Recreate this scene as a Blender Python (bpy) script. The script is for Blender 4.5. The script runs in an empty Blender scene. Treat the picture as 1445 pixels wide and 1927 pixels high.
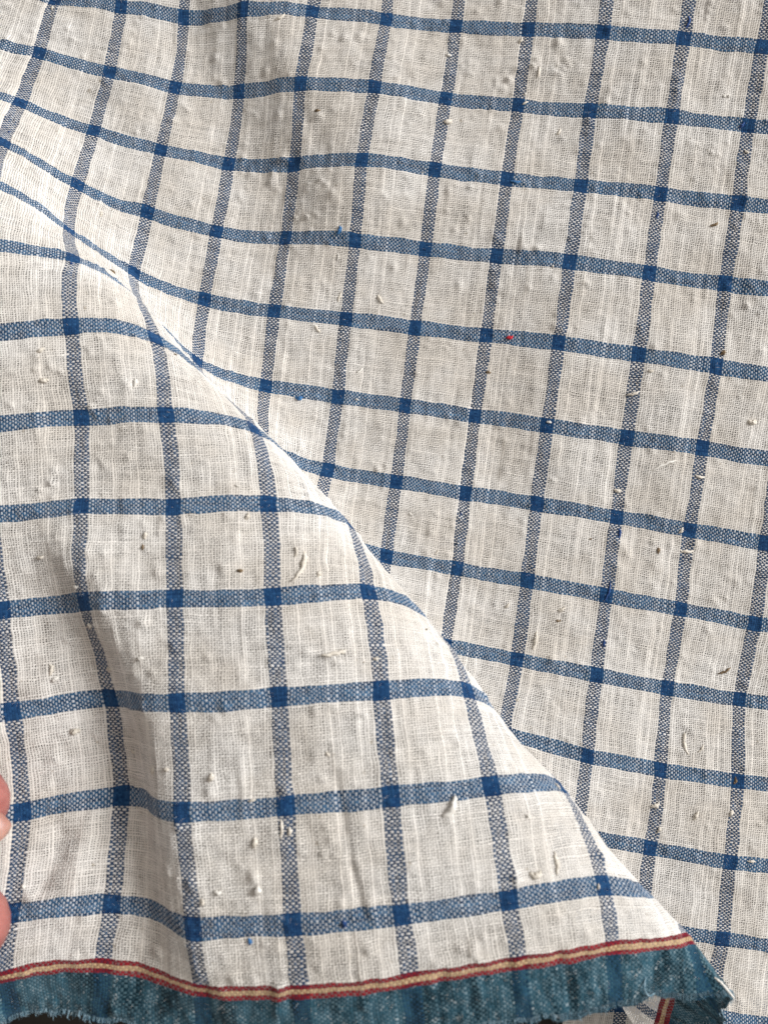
import bpy, bmesh, math, random
import numpy as np
from mathutils import Vector, Matrix

# one Blender unit = 1 cm
scene = bpy.context.scene
scene.unit_settings.scale_length = 0.01

# ---------------------------------------------------------------- camera
cam_data = bpy.data.cameras.new("camera")
cam_data.sensor_fit = 'VERTICAL'
cam_data.sensor_height = 24.0
cam_data.lens = 24.0 * 1402.0 / 1927.0
cam_data.clip_start = 0.1
cam_data.clip_end = 1000
cam = bpy.data.objects.new("camera", cam_data)
scene.collection.objects.link(cam)
cam.location = (0, 0, 19.6)
scene.camera = cam
cam_data.dof.use_dof = True
cam_data.dof.focus_distance = 19.0
cam_data.dof.aperture_fstop = cam_data.lens * 1e-3 / 0.15

# ---------------------------------------------------------------- light
world = bpy.data.worlds.new("World")
scene.world = world
world.use_nodes = True
bg = world.node_tree.nodes['Background']
bg.inputs[0].default_value = (1.0, 0.93, 0.86, 1)
bg.inputs[1].default_value = 0.30

def area(name, loc, target, size, power, col):
    d = bpy.data.lights.new(name, 'AREA')
    d.shape = 'RECTANGLE'; d.size = size[0]; d.size_y = size[1]
    d.energy = power; d.color = col
    o = bpy.data.objects.new(name, d)
    scene.collection.objects.link(o)
    o.location = loc
    o.rotation_euler = (Vector(target) - Vector(loc)).to_track_quat('-Z', 'Y').to_euler()
    return o
# a window to the upper right
area("window_light", (98, 46, 62), (0, 0, 2), (36, 46), 224000, (0.99, 0.995, 1.0))
# a fainter fill lamp added high on the right, not a real pane
area("upper_fill_light", (60, 20, 92), (4, -4, 2), (50, 40), 20000, (1.0, 0.985, 0.97))
scene.view_settings.view_transform = 'Standard'
scene.view_settings.look = 'None'
scene.view_settings.exposure = 0.0
scene.view_settings.gamma = 1.0
scene.cycles.transparent_max_bounces = 12
scene.cycles.max_bounces = 6

col = scene.collection
rng = np.random.default_rng(11)
random.seed(5)

# ---------------------------------------------------------------- node helper
class G:
    """tiny expression builder for material node trees"""
    def __init__(s, mat):
        s.nt = mat.node_tree
    def math(s, op, *a):
        n = s.nt.nodes.new('ShaderNodeMath'); n.operation = op
        for i, x in enumerate(a):
            if isinstance(x, E): s.nt.links.new(x.s, n.inputs[i])
            else: n.inputs[i].default_value = float(x)
        return E(s, n.outputs[0])
    def vmath(s, op, a, b=None, scale=None):
        n = s.nt.nodes.new('ShaderNodeVectorMath'); n.operation = op
        s.nt.links.new(a.s, n.inputs[0])
        if b is not None: s.nt.links.new(b.s, n.inputs[1])
        if scale is not None:
            if isinstance(scale, E): s.nt.links.new(scale.s, n.inputs['Scale'])
            else: n.inputs['Scale'].default_value = scale
        return E(s, n.outputs[0])
    def xyz(s, x, y, z=0.0):
        n = s.nt.nodes.new('ShaderNodeCombineXYZ')
        for i, v in enumerate((x, y, z)):
            if isinstance(v, E): s.nt.links.new(v.s, n.inputs[i])
            else: n.inputs[i].default_value = float(v)
        return E(s, n.outputs[0])
    def noise(s, vec, scale=1.0, detail=0.0, rough=0.5):
        n = s.nt.nodes.new('ShaderNodeTexNoise'); n.noise_dimensions = '3D'
        s.nt.links.new(vec.s, n.inputs['Vector'])
        n.inputs['Scale'].default_value = scale
        n.inputs['Detail'].default_value = detail
        n.inputs['Roughness'].default_value = rough
        return E(s, n.outputs['Fac'])
    def white(s, w):
        n = s.nt.nodes.new('ShaderNodeTexWhiteNoise'); n.noise_dimensions = '1D'
        s.nt.links.new(w.s, n.inputs['W'])
        return E(s, n.outputs['Value'])
    def mix(s, f, a, b):
        n = s.nt.nodes.new('ShaderNodeMix'); n.data_type = 'RGBA'
        for sock, v in ((n.inputs[0], f), (n.inputs[6], a), (n.inputs[7], b)):
            if isinstance(v, E): s.nt.links.new(v.s, sock)
            elif isinstance(v, tuple): sock.default_value = (*v, 1)
            else: sock.default_value = v
        return E(s, n.outputs[2])
    def attr(s, name, out='Vector'):
        n = s.nt.nodes.new('ShaderNodeAttribute'); n.attribute_name = name
        return E(s, n.outputs[out])
class E:
    def __init__(s, g, sock): s.g = g; s.s = sock
    def __add__(s, o): return s.g.math('ADD', s, o)
    __radd__ = __add__
    def __sub__(s, o): return s.g.math('SUBTRACT', s, o)
    def __rsub__(s, o): return s.g.math('SUBTRACT', o, s)
    def __mul__(s, o): return s.g.math('MULTIPLY', s, o)
    __rmul__ = __mul__
    def __truediv__(s, o): return s.g.math('DIVIDE', s, o)
    def __gt__(s, o): return s.g.math('GREATER_THAN', s, o)
    def __lt__(s, o): return s.g.math('LESS_THAN', s, o)
    def floor(s): return s.g.math('FLOOR', s)
    def fract(s): return s.g.math('FRACT', s)
    def sin(s): return s.g.math('SINE', s)
    def cos(s): return s.g.math('COSINE', s)
    def sqrt(s): return s.g.math('SQRT', s)
    def max(s, o): return s.g.math('MAXIMUM', s, o)
    def min(s, o): return s.g.math('MINIMUM', s, o)
    def abs(s): return s.g.math('ABSOLUTE', s)
    def mod(s, o): return s.g.math('FLOORED_MODULO', s, o)

def step(a, lo, hi, g):
    """smooth 0..1 ramp"""
    n = g.nt.nodes.new('ShaderNodeMapRange'); n.interpolation_type = 'SMOOTHSTEP'
    g.nt.links.new(a.s, n.inputs[0])
    n.inputs[1].default_value = lo; n.inputs[2].default_value = hi
    return E(g, n.outputs[0])

# picks and ends: a check is NW vertical yarns by NF horizontal yarns
NW, NF = 36, 44
RED0, TEAL0, VEND = 555, 561, 583

def weave_material():
    m = bpy.data.materials.new("handspun_check_weave"); m.use_nodes = True
    nt = m.node_tree
    for n in list(nt.nodes): nt.nodes.remove(n)
    g = G(m)
    uvn = nt.nodes.new('ShaderNodeUVMap'); uvn.uv_map = "weave"
    sep = nt.nodes.new('ShaderNodeSeparateXYZ'); nt.links.new(uvn.outputs[0], sep.inputs[0])
    U0, V0 = E(g, sep.outputs[0]), E(g, sep.outputs[1])
    P = g.xyz(U0, V0, 0)
    # yarns wander a little
    wob1 = g.noise(P, 0.11, 1.0)
    wob2 = g.noise(g.xyz(U0 + 91.0, V0 * 1.0, 3.0), 0.13, 1.0)
    wob3 = g.noise(g.xyz(U0 * 0.35, V0 * 0.05, 8.0), 1.0, 0.0)
    wob4 = g.noise(g.xyz(U0 * 0.05, V0 * 0.35, 18.0), 1.0, 0.0)
    U = U0 + (wob1 - 0.5) * 1.3 + (wob3 - 0.5) * 0.9
    V = V0 + (wob2 - 0.5) * 1.5 + (wob4 - 0.5) * 1.1
    iu, iv = U.floor(), V.floor()
    fu, fv = U.fract() - 0.5, V.fract() - 0.5
    pw = 1.0 - 2.0 * iu.mod(2.0)
    pf = 1.0 - 2.0 * iv.mod(2.0)
    # which dye each yarn carries
    wblue = iu.mod(float(NW)) < 6.0
    fblue = (iv.mod(float(NF)) < 8.0) * (iv < 550.0)
    sel = iv > (TEAL0 - 0.5)
    band = (iv > (RED0 - 0.5)) * (1.0 - sel)
    cream = (iv > (RED0 + 1.5)) * (iv < (TEAL0 - 2.5))
    # per yarn randomness and slubs along each yarn
    rw_ = g.white(iu + 0.37); rf_ = g.white(iv + 511.73)
    nw = g.noise(g.xyz(iu * 7.31, V * 0.045, 0.0), 1.0, 2.0, 0.6)
    nf = g.noise(g.xyz(U * 0.045, iv * 5.17, 40.0), 1.0, 2.0, 0.6)
    nw2 = g.noise(g.xyz(iu * 3.77, V * 0.35, 70.0), 1.0, 1.0)
    nf2 = g.noise(g.xyz(U * 0.35, iv * 4.41, 90.0), 1.0, 1.0)
    dens = g.noise(g.xyz(U0, V0, 55.0), 0.045, 2.0, 0.6)
    thick = step(rw_, 0.80, 0.98, g)        # now and then a thick, whiter vertical yarn
    rw = (0.268 + rw_ * 0.07 + thick * 0.15 + (nw - 0.5) * 0.50 + (nw2 - 0.5) * 0.26 + (dens - 0.5) * 0.14 + wblue * 0.13 - fblue * 0.075 + sel * 0.12 + band * 0.1).max(0.17).min(0.56)
    rf = (0.268 + rf_ * 0.06 + (nf - 0.5) * 0.42 + (nf2 - 0.5) * 0.26 + (dens - 0.5) * 0.14 + fblue * 0.20 - wblue * 0.02 + sel * 0.20 + band * 0.26 - cream * 0.14).max(0.17).min(0.56)
    A, R = 0.26, 0.32
    xw, xf = fu / rw, fv / rf
    inw, inf_ = xw.abs() < 1.0, xf.abs() < 1.0
    hw = pw * (V * math.pi).sin() * A + (1.0 - (xw * xw).min(1.0)).sqrt() * R
    hf = pf * (U * math.pi).sin() * (-A) + (1.0 - (xf * xf).min(1.0)).sqrt() * R + fblue * 0.05
    hw = hw * inw - (1.0 - inw) * 2.0
    hf = hf * inf_ - (1.0 - inf_) * 2.0
    top = hw > hf                       # 1 where the vertical yarn shows
    solid = inw.max(inf_)
    # relief of the showing yarn
    hu_w, hv_w = xw * (-0.45), pw * (V * math.pi).cos() * (A * math.pi * 0.35)
    hv_f, hu_f = xf * (-0.45), pf * (U * math.pi).cos() * (-A * math.pi * 0.35)
    tw = g.noise(g.xyz(U * 2.3, V * 2.3, 5.0), 1.0, 1.0) - 0.5      # fibre level unevenness
    tw2 = g.noise(g.xyz(U * 2.3, V * 2.3, 25.0), 1.0, 1.0) - 0.5
    hu = top * hu_w + (1.0 - top) * hu_f + tw * 0.45
    hv = top * hv_w + (1.0 - top) * hv_f + tw2 * 0.45
    # colours
    tone_w = 0.80 + rw_ * 0.10 + nw * 0.22 + thick * 0.09
    tone_f = 0.80 + rf_ * 0.10 + nf * 0.20
    white_a, white_b = (0.79, 0.74, 0.675), (0.87, 0.84, 0.80)
    blot = g.noise(g.xyz(U0, V0, 12.0), 0.03, 3.0, 0.6)
    base = g.mix(step(blot, 0.30, 0.70, g), white_a, white_b)
    mote = step(g.noise(g.xyz(U0, V0 * 0.7, 33.0), 0.30, 2.0, 0.6), 0.69, 0.78, g)
    base = g.mix(mote * 0.55, base, (0.36, 0.29, 0.20))
    dye_w = step(nw2 * 0.5 + nw * 0.5, 0.30, 0.70, g)
    dye_f = step(nf2 * 0.5 + nf * 0.5, 0.30, 0.72, g)
    navy = g.mix(dye_w, (0.018, 0.036, 0.080), (0.085, 0.135, 0.220))
    blue = g.mix(dye_f, (0.010, 0.044, 0.108), (0.085, 0.185, 0.315))
    cw_white = g.mix(fblue * 0.38, base, (0.22, 0.34, 0.52))
    cw = g.mix(wblue, cw_white, g.mix(fblue, navy, g.mix(dye_w, (0.006, 0.030, 0.105), (0.028, 0.095, 0.225))))
    cf_white = g.mix(wblue * 0.12, base, (0.42, 0.46, 0.58))
    cf = g.mix(fblue, cf_white, g.mix(wblue, blue, g.mix(dye_f, (0.007, 0.036, 0.115), (0.035, 0.115, 0.26))))
    # selvage and the red and cream lines
    stain = g.noise(g.xyz(U0 * 1.6, V0 * 0.5, 61.0), 0.10, 3.0, 0.65)
    stain = step(stain, 0.36, 0.62, g)
    fleck = step(g.noise(g.xyz(U0, V0 * 0.6, 7.0), 0.42, 1.0), 0.62, 0.74, g)
    teal_f = g.mix(stain, (0.005, 0.022, 0.034), (0.040, 0.115, 0.160))
    pale_w = g.mix(step(nw2 * 0.6 + nw * 0.4, 0.38, 0.66, g), g.mix(stain, (0.015, 0.050, 0.072), (0.050, 0.135, 0.185)), g.mix(stain, (0.09, 0.16, 0.19), (0.20, 0.30, 0.35)))
    pale_w = g.mix(fleck * 0.7, pale_w, (0.50, 0.56, 0.58))
    pale_w = g.mix(wblue, pale_w, g.mix(dye_w, (0.008, 0.035, 0.075), (0.030, 0.095, 0.165)))
    red = g.mix(dye_f, (0.16, 0.008, 0.016), (0.42, 0.030, 0.042))
    crm = g.mix(nf, (0.56, 0.38, 0.19), (0.72, 0.55, 0.34))
    cf = g.mix(band, cf, g.mix(cream, red, crm))
    cw = g.mix(band * 0.85, cw, g.mix(cream, (0.14, 0.010, 0.02), (0.42, 0.24, 0.13)))
    cf = g.mix(sel, cf, teal_f)
    cw = g.mix(sel, cw, pale_w)
    colr = g.mix(top, cf, cw)
    tone = top * tone_w + (1.0 - top) * tone_f
    colr = g.vmath('SCALE', colr, scale=tone)
    # shading normal built on the stored yarn directions
    geo = nt.nodes.new('ShaderNodeNewGeometry')
    back = E(g, geo.outputs['Backfacing'])
    tu, tv, nn = g.attr('tu'), g.attr('tv'), g.attr('tn')
    sgn = 1.0 - 2.0 * back
    n1 = g.vmath('SUBTRACT', nn, g.vmath('SCALE', tu, scale=hu * sgn))
    n1 = g.vmath('SUBTRACT', n1, g.vmath('SCALE', tv, scale=hv * sgn))
    n1 = g.vmath('NORMALIZE', n1)
    n1 = g.vmath('SCALE', n1, scale=sgn)
    dif = nt.nodes.new('ShaderNodeBsdfDiffuse'); dif.inputs['Roughness'].default_value = 0.6
    tra = nt.nodes.new('ShaderNodeBsdfTranslucent')
    she = nt.nodes.new('ShaderNodeBsdfSheen'); she.inputs['Roughness'].default_value = 0.5
    for n in (dif, tra):
        nt.links.new(colr.s, n.inputs['Color'])
    nt.links.new(n1.s, dif.inputs['Normal'])
    she.inputs['Color'].default_value = (0.10, 0.10, 0.10, 1)
    m1 = nt.nodes.new('ShaderNodeMixShader'); m1.inputs[0].default_value = 0.14
    nt.links.new(dif.outputs[0], m1.inputs[1]); nt.links.new(tra.outputs[0], m1.inputs[2])
    ad = nt.nodes.new('ShaderNodeAddShader')
    nt.links.new(m1.outputs[0], ad.inputs[0]); nt.links.new(she.outputs[0], ad.inputs[1])
    tr = nt.nodes.new('ShaderNodeBsdfTransparent')
    m2 = nt.nodes.new('ShaderNodeMixShader')
    nt.links.new(solid.s, m2.inputs[0])
    nt.links.new(tr.outputs[0], m2.inputs[1]); nt.links.new(ad.outputs[0], m2.inputs[2])
    out = nt.nodes.new('ShaderNodeOutputMaterial')
    nt.links.new(m2.outputs[0], out.inputs[0])
    return m

WEAVE = weave_material()

def simple_mat(name, c1, c2, scale=8.0, rough=0.9, sss=0.0):
    m = bpy.data.materials.new(name); m.use_nodes = True
    nt = m.node_tree; b = nt.nodes['Principled BSDF']
    g = G(m)
    tc = nt.nodes.new('ShaderNodeTexCoord')
    n = g.noise(E(g, tc.outputs['Object']), scale, 3.0, 0.6)
    c = g.mix(step(n, 0.3, 0.7, g), c1, c2)
    nt.links.new(c.s, b.inputs['Base Color'])
    b.inputs['Roughness'].default_value = rough
    if sss:
        b.inputs['Subsurface Weight'].default_value = sss
        b.inputs['Subsurface Radius'].default_value = (0.25, 0.10, 0.06)
        b.inputs['Subsurface Scale'].default_value = 1.0
    bp = nt.nodes.new('ShaderNodeBump'); bp.inputs['Strength'].default_value = 0.35; bp.inputs['Distance'].default_value = 0.02
    nt.links.new(n.s, bp.inputs['Height']); nt.links.new(bp.outputs[0], b.inputs['Normal'])
    return m
M_COTTON = simple_mat("loose_cotton", (0.56, 0.50, 0.42), (0.74, 0.69, 0.61), 18)
M_COTTONW = simple_mat("pale_cotton", (0.66, 0.62, 0.56), (0.80, 0.77, 0.72), 18)
M_BLUE = simple_mat("blue_fibre", (0.02, 0.09, 0.24), (0.07, 0.22, 0.45), 20)
M_NAVY = simple_mat("indigo_fibre", (0.008, 0.03, 0.12), (0.02, 0.07, 0.22), 20)
M_RED = simple_mat("red_fibre", (0.42, 0.01, 0.02), (0.62, 0.03, 0.05), 20)
M_HUSK = simple_mat("seed_husk", (0.10, 0.065, 0.035), (0.26, 0.18, 0.10), 25)
M_TEAL = simple_mat("teal_fibre", (0.06, 0.14, 0.19), (0.26, 0.36, 0.42), 20)
M_TABLE = simple_mat("dark_table_wood", (0.003, 0.0022, 0.0015), (0.016, 0.011, 0.006), 0.6, 0.7)
M_SKIN = simple_mat("skin", (0.34, 0.115, 0.10), (0.45, 0.17, 0.145), 3.0, 0.5, 0.2)
M_NAIL = simple_mat("fingernail", (0.42, 0.20, 0.16), (0.52, 0.29, 0.23), 2.0, 0.35, 0.15)

# ---------------------------------------------------------------- the cloth surface
# control net of the cloth (centimetres), one point every fifth of a check in
# both directions; first index across the cloth, second down it; kept as second
# differences down the cloth in hundredths of a millimetre (column, axis, row)
GU0, GV0, GN = -1.6, -1.0, 72
NET_D2 = [
-11297,11225,0,2,-1,-1,-1,-1,4,5,8,11,12,15,13,15,13,14,11,9,5,3,-1,-3,-5,-7,-7,-8,-6,-5,-3,-2,-1,-1,-1,0,-2,1,2,2,5,5,6,5,5,5,5,4,2,2,0,0,-1,0,-2,0,-3,-2,-5,-7,-9,-8,-8,-7,-3,-2,
1,3,5,5,5,2,16227,-16604,2,1,2,2,2,4,3,4,6,7,9,8,7,5,4,3,1,1,-2,-5,-7,-11,-13,-12,-15,-11,-12,-7,-7,-3,-2,0,0,2,0,0,1,0,1,-1,2,0,2,2,1,1,3,1,2,1,3,1,3,2,3,2,3,1,1,-2,-3,-4,-6,-5,
-6,-5,-3,-2,-1,1,-48,54,3,5,9,12,16,18,22,22,25,23,23,22,20,18,14,12,5,1,-3,-8,-11,-14,-18,-22,-23,-27,-28,-27,-27,-25,-21,-18,-13,-11,-5,-4,-2,-1,1,0,0,2,1,2,3,5,5,8,8,9,12,10,12,
10,12,10,9,8,5,1,-1,-6,-11,-15,-16,-19,-19,-16,-12,-7,-10934,10862,2,0,1,-3,-2,0,3,5,8,10,13,13,14,15,14,14,11,9,6,3,0,-3,-5,-7,-8,-7,-6,-5,-3,-2,-1,0,-2,0,-1,0,2,2,5,5,5,6,5,4,6,
2,4,1,1,-1,-1,0,-2,0,-2,-2,-6,-7,-8,-10,-7,-8,-3,-2,1,3,5,5,5,3,16142,-16518,1,1,3,3,2,3,4,4,6,7,9,8,6,7,3,4,1,2,-2,-4,-8,-10,-12,-14,-14,-12,-12,-8,-6,-4,-3,1,0,1,0,1,1,0,0,1,0,2,
0,2,1,2,1,1,2,0,2,2,2,1,3,3,1,2,0,0,-3,-4,-5,-5,-5,-4,-4,-1,-2,1,-50,54,2,4,8,12,13,19,21,22,24,23,23,22,21,18,16,11,8,1,-2,-6,-11,-12,-18,-20,-24,-26,-27,-28,-27,-25,-21,-18,-12,
-10,-6,-2,-1,0,0,0,1,1,0,2,2,4,5,6,8,10,9,10,11,10,10,10,9,8,6,1,0,-7,-10,-15,-17,-21,-19,-17,-13,-7,-10573,10502,2,2,-1,-3,-3,0,1,6,8,10,11,14,14,15,14,14,12,9,7,4,-1,-1,-6,-7,-8,
-7,-7,-4,-3,-2,0,-1,-1,-1,-1,0,2,2,5,5,5,6,4,5,4,5,2,1,1,-1,-1,0,-2,0,-1,-3,-5,-7,-9,-9,-10,-6,-5,-1,0,4,4,6,6,3,16054,-16430,1,2,4,2,3,4,4,3,7,6,9,7,7,6,5,3,3,1,-1,-4,-7,-9,-14,
-12,-15,-13,-11,-10,-7,-3,-3,0,0,2,0,0,1,1,0,1,1,0,2,0,1,2,0,1,1,1,1,1,1,3,1,2,3,1,1,-1,-1,-4,-4,-5,-5,-4,-4,-1,-1,0,-51,53,1,4,6,10,14,18,19,23,23,22,24,22,21,19,17,12,9,2,-1,-5,
-9,-12,-16,-20,-23,-25,-28,-27,-28,-24,-23,-16,-14,-7,-5,-2,0,1,0,0,0,1,-1,2,1,3,4,6,8,8,9,10,9,10,8,9,10,7,6,4,-1,-5,-11,-14,-20,-20,-22,-18,-15,-7,-10215,10146,2,3,-2,-3,-4,-3,3,
5,8,9,11,13,15,14,15,13,14,10,7,3,2,-3,-4,-8,-7,-9,-7,-3,-3,-2,0,0,-1,-1,-1,-1,2,2,5,5,5,5,4,6,3,5,2,2,0,-1,-1,-1,0,-1,0,-3,-4,-8,-10,-10,-9,-8,-4,-2,0,4,4,7,6,4,15961,-16337,1,3,
4,3,5,4,3,5,5,6,7,8,7,5,5,4,3,2,0,-4,-5,-11,-11,-15,-13,-14,-13,-9,-8,-4,-2,-1,0,1,2,0,1,1,0,1,1,1,0,1,1,0,1,0,0,1,0,2,0,1,3,1,3,2,2,-1,-1,-2,-4,-6,-4,-5,-3,-1,-2,1,-51,52,0,2,6,8,
13,17,20,21,22,23,22,22,22,21,17,14,9,4,-1,-2,-9,-10,-15,-20,-21,-25,-27,-29,-27,-25,-22,-18,-12,-8,-2,-1,1,1,0,0,0,0,0,-1,1,2,4,4,8,8,9,8,9,7,8,8,9,8,7,4,1,-5,-9,-16,-19,-24,-22,
-23,-15,-9,-9862,9795,5,2,-2,-4,-8,-2,2,6,7,8,10,13,15,15,13,14,15,11,8,3,2,-1,-4,-8,-9,-8,-7,-4,-2,0,-1,0,-1,0,-3,-1,2,1,6,5,5,5,3,6,3,5,3,2,-1,-1,-1,-2,0,0,1,-1,-5,-9,-10,-12,
-10,-7,-5,-3,2,2,4,8,6,5,15865,-16243,2,4,4,6,7,5,3,4,5,4,7,7,5,6,4,5,3,3,1,-2,-6,-9,-11,-14,-14,-15,-13,-11,-8,-5,-3,-1,1,2,1,1,1,1,1,0,2,0,1,-1,1,0,0,0,0,0,-1,1,0,2,2,2,3,2,3,0,
1,-2,-5,-4,-7,-4,-3,-1,-1,0,-49,48,0,2,4,7,11,17,19,20,21,22,21,22,24,21,18,15,10,6,1,-3,-4,-11,-13,-18,-21,-24,-27,-28,-28,-26,-23,-18,-13,-5,-2,2,1,1,1,0,-1,0,-2,0,-1,1,3,4,7,8,
8,8,7,6,6,6,10,8,8,6,1,-3,-9,-15,-20,-25,-28,-25,-19,-9,-9514,9451,5,4,-2,-6,-11,-5,4,7,6,5,9,14,15,14,13,13,16,14,9,2,3,1,-3,-8,-11,-9,-6,-4,0,-2,0,1,0,-2,-3,-1,-1,3,5,7,5,3,3,5,
5,4,3,2,0,-2,-2,-2,0,2,1,1,-5,-9,-12,-14,-11,-8,-5,-2,0,3,4,8,6,6,15765,-16145,2,3,6,9,11,8,3,3,4,2,4,5,6,5,4,4,3,5,3,-2,-5,-7,-10,-13,-16,-14,-15,-12,-9,-6,-4,-1,1,2,3,2,0,2,0,2,
1,0,0,0,-1,0,-1,0,-1,-1,-1,-1,1,2,2,2,4,3,3,4,0,0,-5,-5,-8,-5,-2,-2,2,0,-46,44,0,1,2,5,11,17,18,19,19,19,20,22,26,21,20,15,13,6,3,0,-4,-8,-12,-16,-19,-23,-27,-28,-29,-26,-24,-21,
-12,-5,1,4,3,0,1,-1,-1,0,-2,-1,-3,0,1,4,7,8,8,8,4,4,4,5,8,10,10,7,3,-1,-9,-14,-21,-28,-31,-32,-22,-12,-9171,9113,6,4,0,-8,-18,-4,4,9,5,0,8,14,17,14,8,15,17,18,9,2,2,5,-1,-7,-14,
-11,-6,0,-2,-2,2,1,0,-2,-5,-3,0,2,4,10,5,1,2,5,6,4,4,2,-1,-3,-2,-1,-1,2,5,1,-4,-9,-14,-17,-13,-9,-4,-2,0,1,5,8,6,6,15666,-16049,1,2,5,13,23,10,4,2,-1,0,0,5,5,4,3,3,5,6,4,-1,-3,-5,
-9,-11,-17,-15,-15,-13,-10,-9,-5,-2,0,4,4,4,1,0,1,3,1,0,-1,-1,-1,-1,-1,-1,-1,-4,-3,1,-1,3,4,2,3,4,4,8,3,0,-5,-6,-11,-7,-1,3,2,-1,-43,41,-1,1,-1,2,14,16,17,18,16,14,18,24,26,23,20,
18,12,10,4,2,-1,-7,-10,-13,-17,-21,-25,-30,-30,-25,-27,-23,-15,-4,7,5,3,1,-1,-1,-1,-1,0,-3,-4,-2,0,3,6,9,8,6,5,0,0,3,10,11,11,9,5,0,-7,-14,-20,-30,-38,-40,-26,-13,-8831,8778,6,6,3,
-9,-28,-5,8,11,4,-10,6,17,21,14,-1,15,23,21,13,-6,5,9,5,-6,-22,-10,-3,-1,0,-3,1,2,3,-3,-11,-2,-1,1,3,16,3,0,-1,3,11,4,3,2,0,-5,-2,-1,-2,3,11,0,-4,-8,-15,-24,-13,-9,-5,-2,-1,2,4,8,
5,6,15575,-15961,-2,-2,2,16,48,14,1,-2,-2,-10,0,3,6,3,0,2,7,8,5,-1,-2,-1,-4,-11,-18,-14,-15,-14,-12,-12,-8,-4,-1,3,13,2,1,0,0,5,2,-1,-1,-2,-3,-2,0,0,-3,-9,-2,-1,1,2,8,3,0,2,6,17,4,
1,-4,-9,-18,-7,3,8,4,0,-39,36,-1,-1,-3,-3,26,12,15,15,12,7,17,26,27,24,21,19,14,11,6,7,-1,-4,-9,-10,-10,-20,-24,-31,-29,-26,-29,-27,-20,-4,14,7,1,0,0,-3,0,2,-2,-2,-7,-3,-3,2,5,11,
7,6,3,-1,-7,3,10,14,14,8,8,1,-6,-12,-17,-32,-48,-48,-32,-13,-8492,8444,5,8,5,-1,-48,-2,10,13,7,-28,9,20,23,17,-15,19,26,26,17,-16,10,14,10,1,-35,-6,-1,-1,2,-8,4,2,2,0,-18,-2,0,-2,
0,27,-2,-4,-1,0,17,3,2,3,1,-8,0,-1,-1,-1,19,-1,-6,-5,-13,-34,-14,-7,-6,-4,0,0,5,8,2,5,15497,-15885,-3,-6,-6,3,103,4,-5,-3,-3,-22,0,6,5,5,-10,5,9,9,8,-5,3,1,1,-5,-22,-12,-13,-13,
-15,-18,-10,-6,-5,-1,26,1,-2,-2,0,11,0,-2,-1,-1,-8,0,-1,1,-1,-18,-1,1,-1,2,16,1,-3,-1,1,36,2,0,-3,-6,-33,-4,9,15,7,-1,-35,31,-1,-3,-9,-14,63,-3,6,13,11,-3,17,27,28,27,20,20,17,12,
7,13,-1,-2,-5,-8,-2,-16,-24,-28,-33,-21,-35,-33,-25,-9,26,4,-1,0,1,-5,2,4,1,-4,-8,-6,-3,-2,3,13,6,3,3,0,-16,4,13,16,16,9,9,3,-5,-13,-11,-34,-56,-60,-33,-13,-8154,8111,5,6,4,-7,-30,
-10,4,9,0,-15,5,16,17,13,-2,16,23,24,15,-3,9,15,11,0,-17,-9,-5,-7,-9,20,-7,-4,0,-3,-10,-4,0,-2,3,11,2,-3,-1,4,9,6,1,4,1,-3,1,0,-1,1,10,-1,-3,-6,-14,-27,-16,-10,-6,-6,-3,1,5,5,0,2,
15437,-15825,-2,-1,1,14,50,16,3,-1,-4,-9,-1,1,1,3,-4,3,8,7,7,1,2,5,3,-3,-10,-9,-13,-15,-17,-22,-13,-10,-4,0,12,3,2,0,3,5,2,-2,0,-3,-4,-2,-3,-1,-3,-10,-2,0,1,3,9,2,-1,2,6,17,7,2,-3,
-6,-18,-5,5,14,10,2,-33,29,-1,-1,-3,-3,23,4,8,10,7,3,14,23,29,27,23,21,19,15,10,10,2,2,-2,1,-2,-9,-17,-24,-27,-41,-33,-34,-25,-11,11,3,-1,2,2,2,5,4,1,-4,-7,-6,-6,-4,2,5,3,1,2,-3,
-6,3,12,16,16,15,11,4,-5,-13,-18,-35,-54,-55,-39,-16,-7814,7775,5,5,1,-8,-22,-12,0,4,-2,-8,2,11,13,11,4,13,23,21,14,6,10,16,14,4,-5,-4,-6,-10,-10,8,-7,-5,-2,-2,-6,-3,0,0,1,0,1,-1,
1,4,6,4,4,2,3,3,1,2,1,-1,2,-1,-2,-6,-12,-24,-16,-11,-8,-7,-5,0,4,6,0,0,15390,-15777,1,1,5,13,24,16,5,3,0,-2,0,-1,-1,-1,1,1,6,7,6,2,4,6,7,4,1,-5,-11,-15,-21,-24,-19,-13,-7,-2,4,3,2,
3,4,4,1,1,-1,-3,-2,-4,-3,-3,-4,-5,-3,1,2,3,5,2,2,3,5,8,6,3,-1,-5,-8,-5,1,6,5,-1,-32,28,0,-1,0,1,7,3,5,6,7,5,13,21,25,27,25,23,22,16,13,9,5,4,5,4,5,-3,-11,-21,-26,-40,-38,-35,-30,
-16,-2,-1,-2,2,5,10,8,5,2,-4,-6,-7,-7,-5,-4,-1,-1,-1,-2,0,0,6,10,15,18,19,14,3,-4,-14,-22,-36,-47,-47,-35,-14,-7474,7439,3,5,1,-9,-21,-11,-1,1,-2,-8,-1,10,10,9,3,14,20,20,15,7,14,
17,20,12,3,2,-2,-8,-14,-13,-10,-4,1,-2,-4,-2,2,2,-3,-8,-3,1,4,3,5,2,3,3,6,6,6,2,1,-1,-7,-2,0,-3,-13,-23,-17,-10,-6,-9,-9,-3,6,6,-1,-3,15353,-15740,1,2,5,11,18,11,7,3,3,4,0,0,-3,-3,
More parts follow.
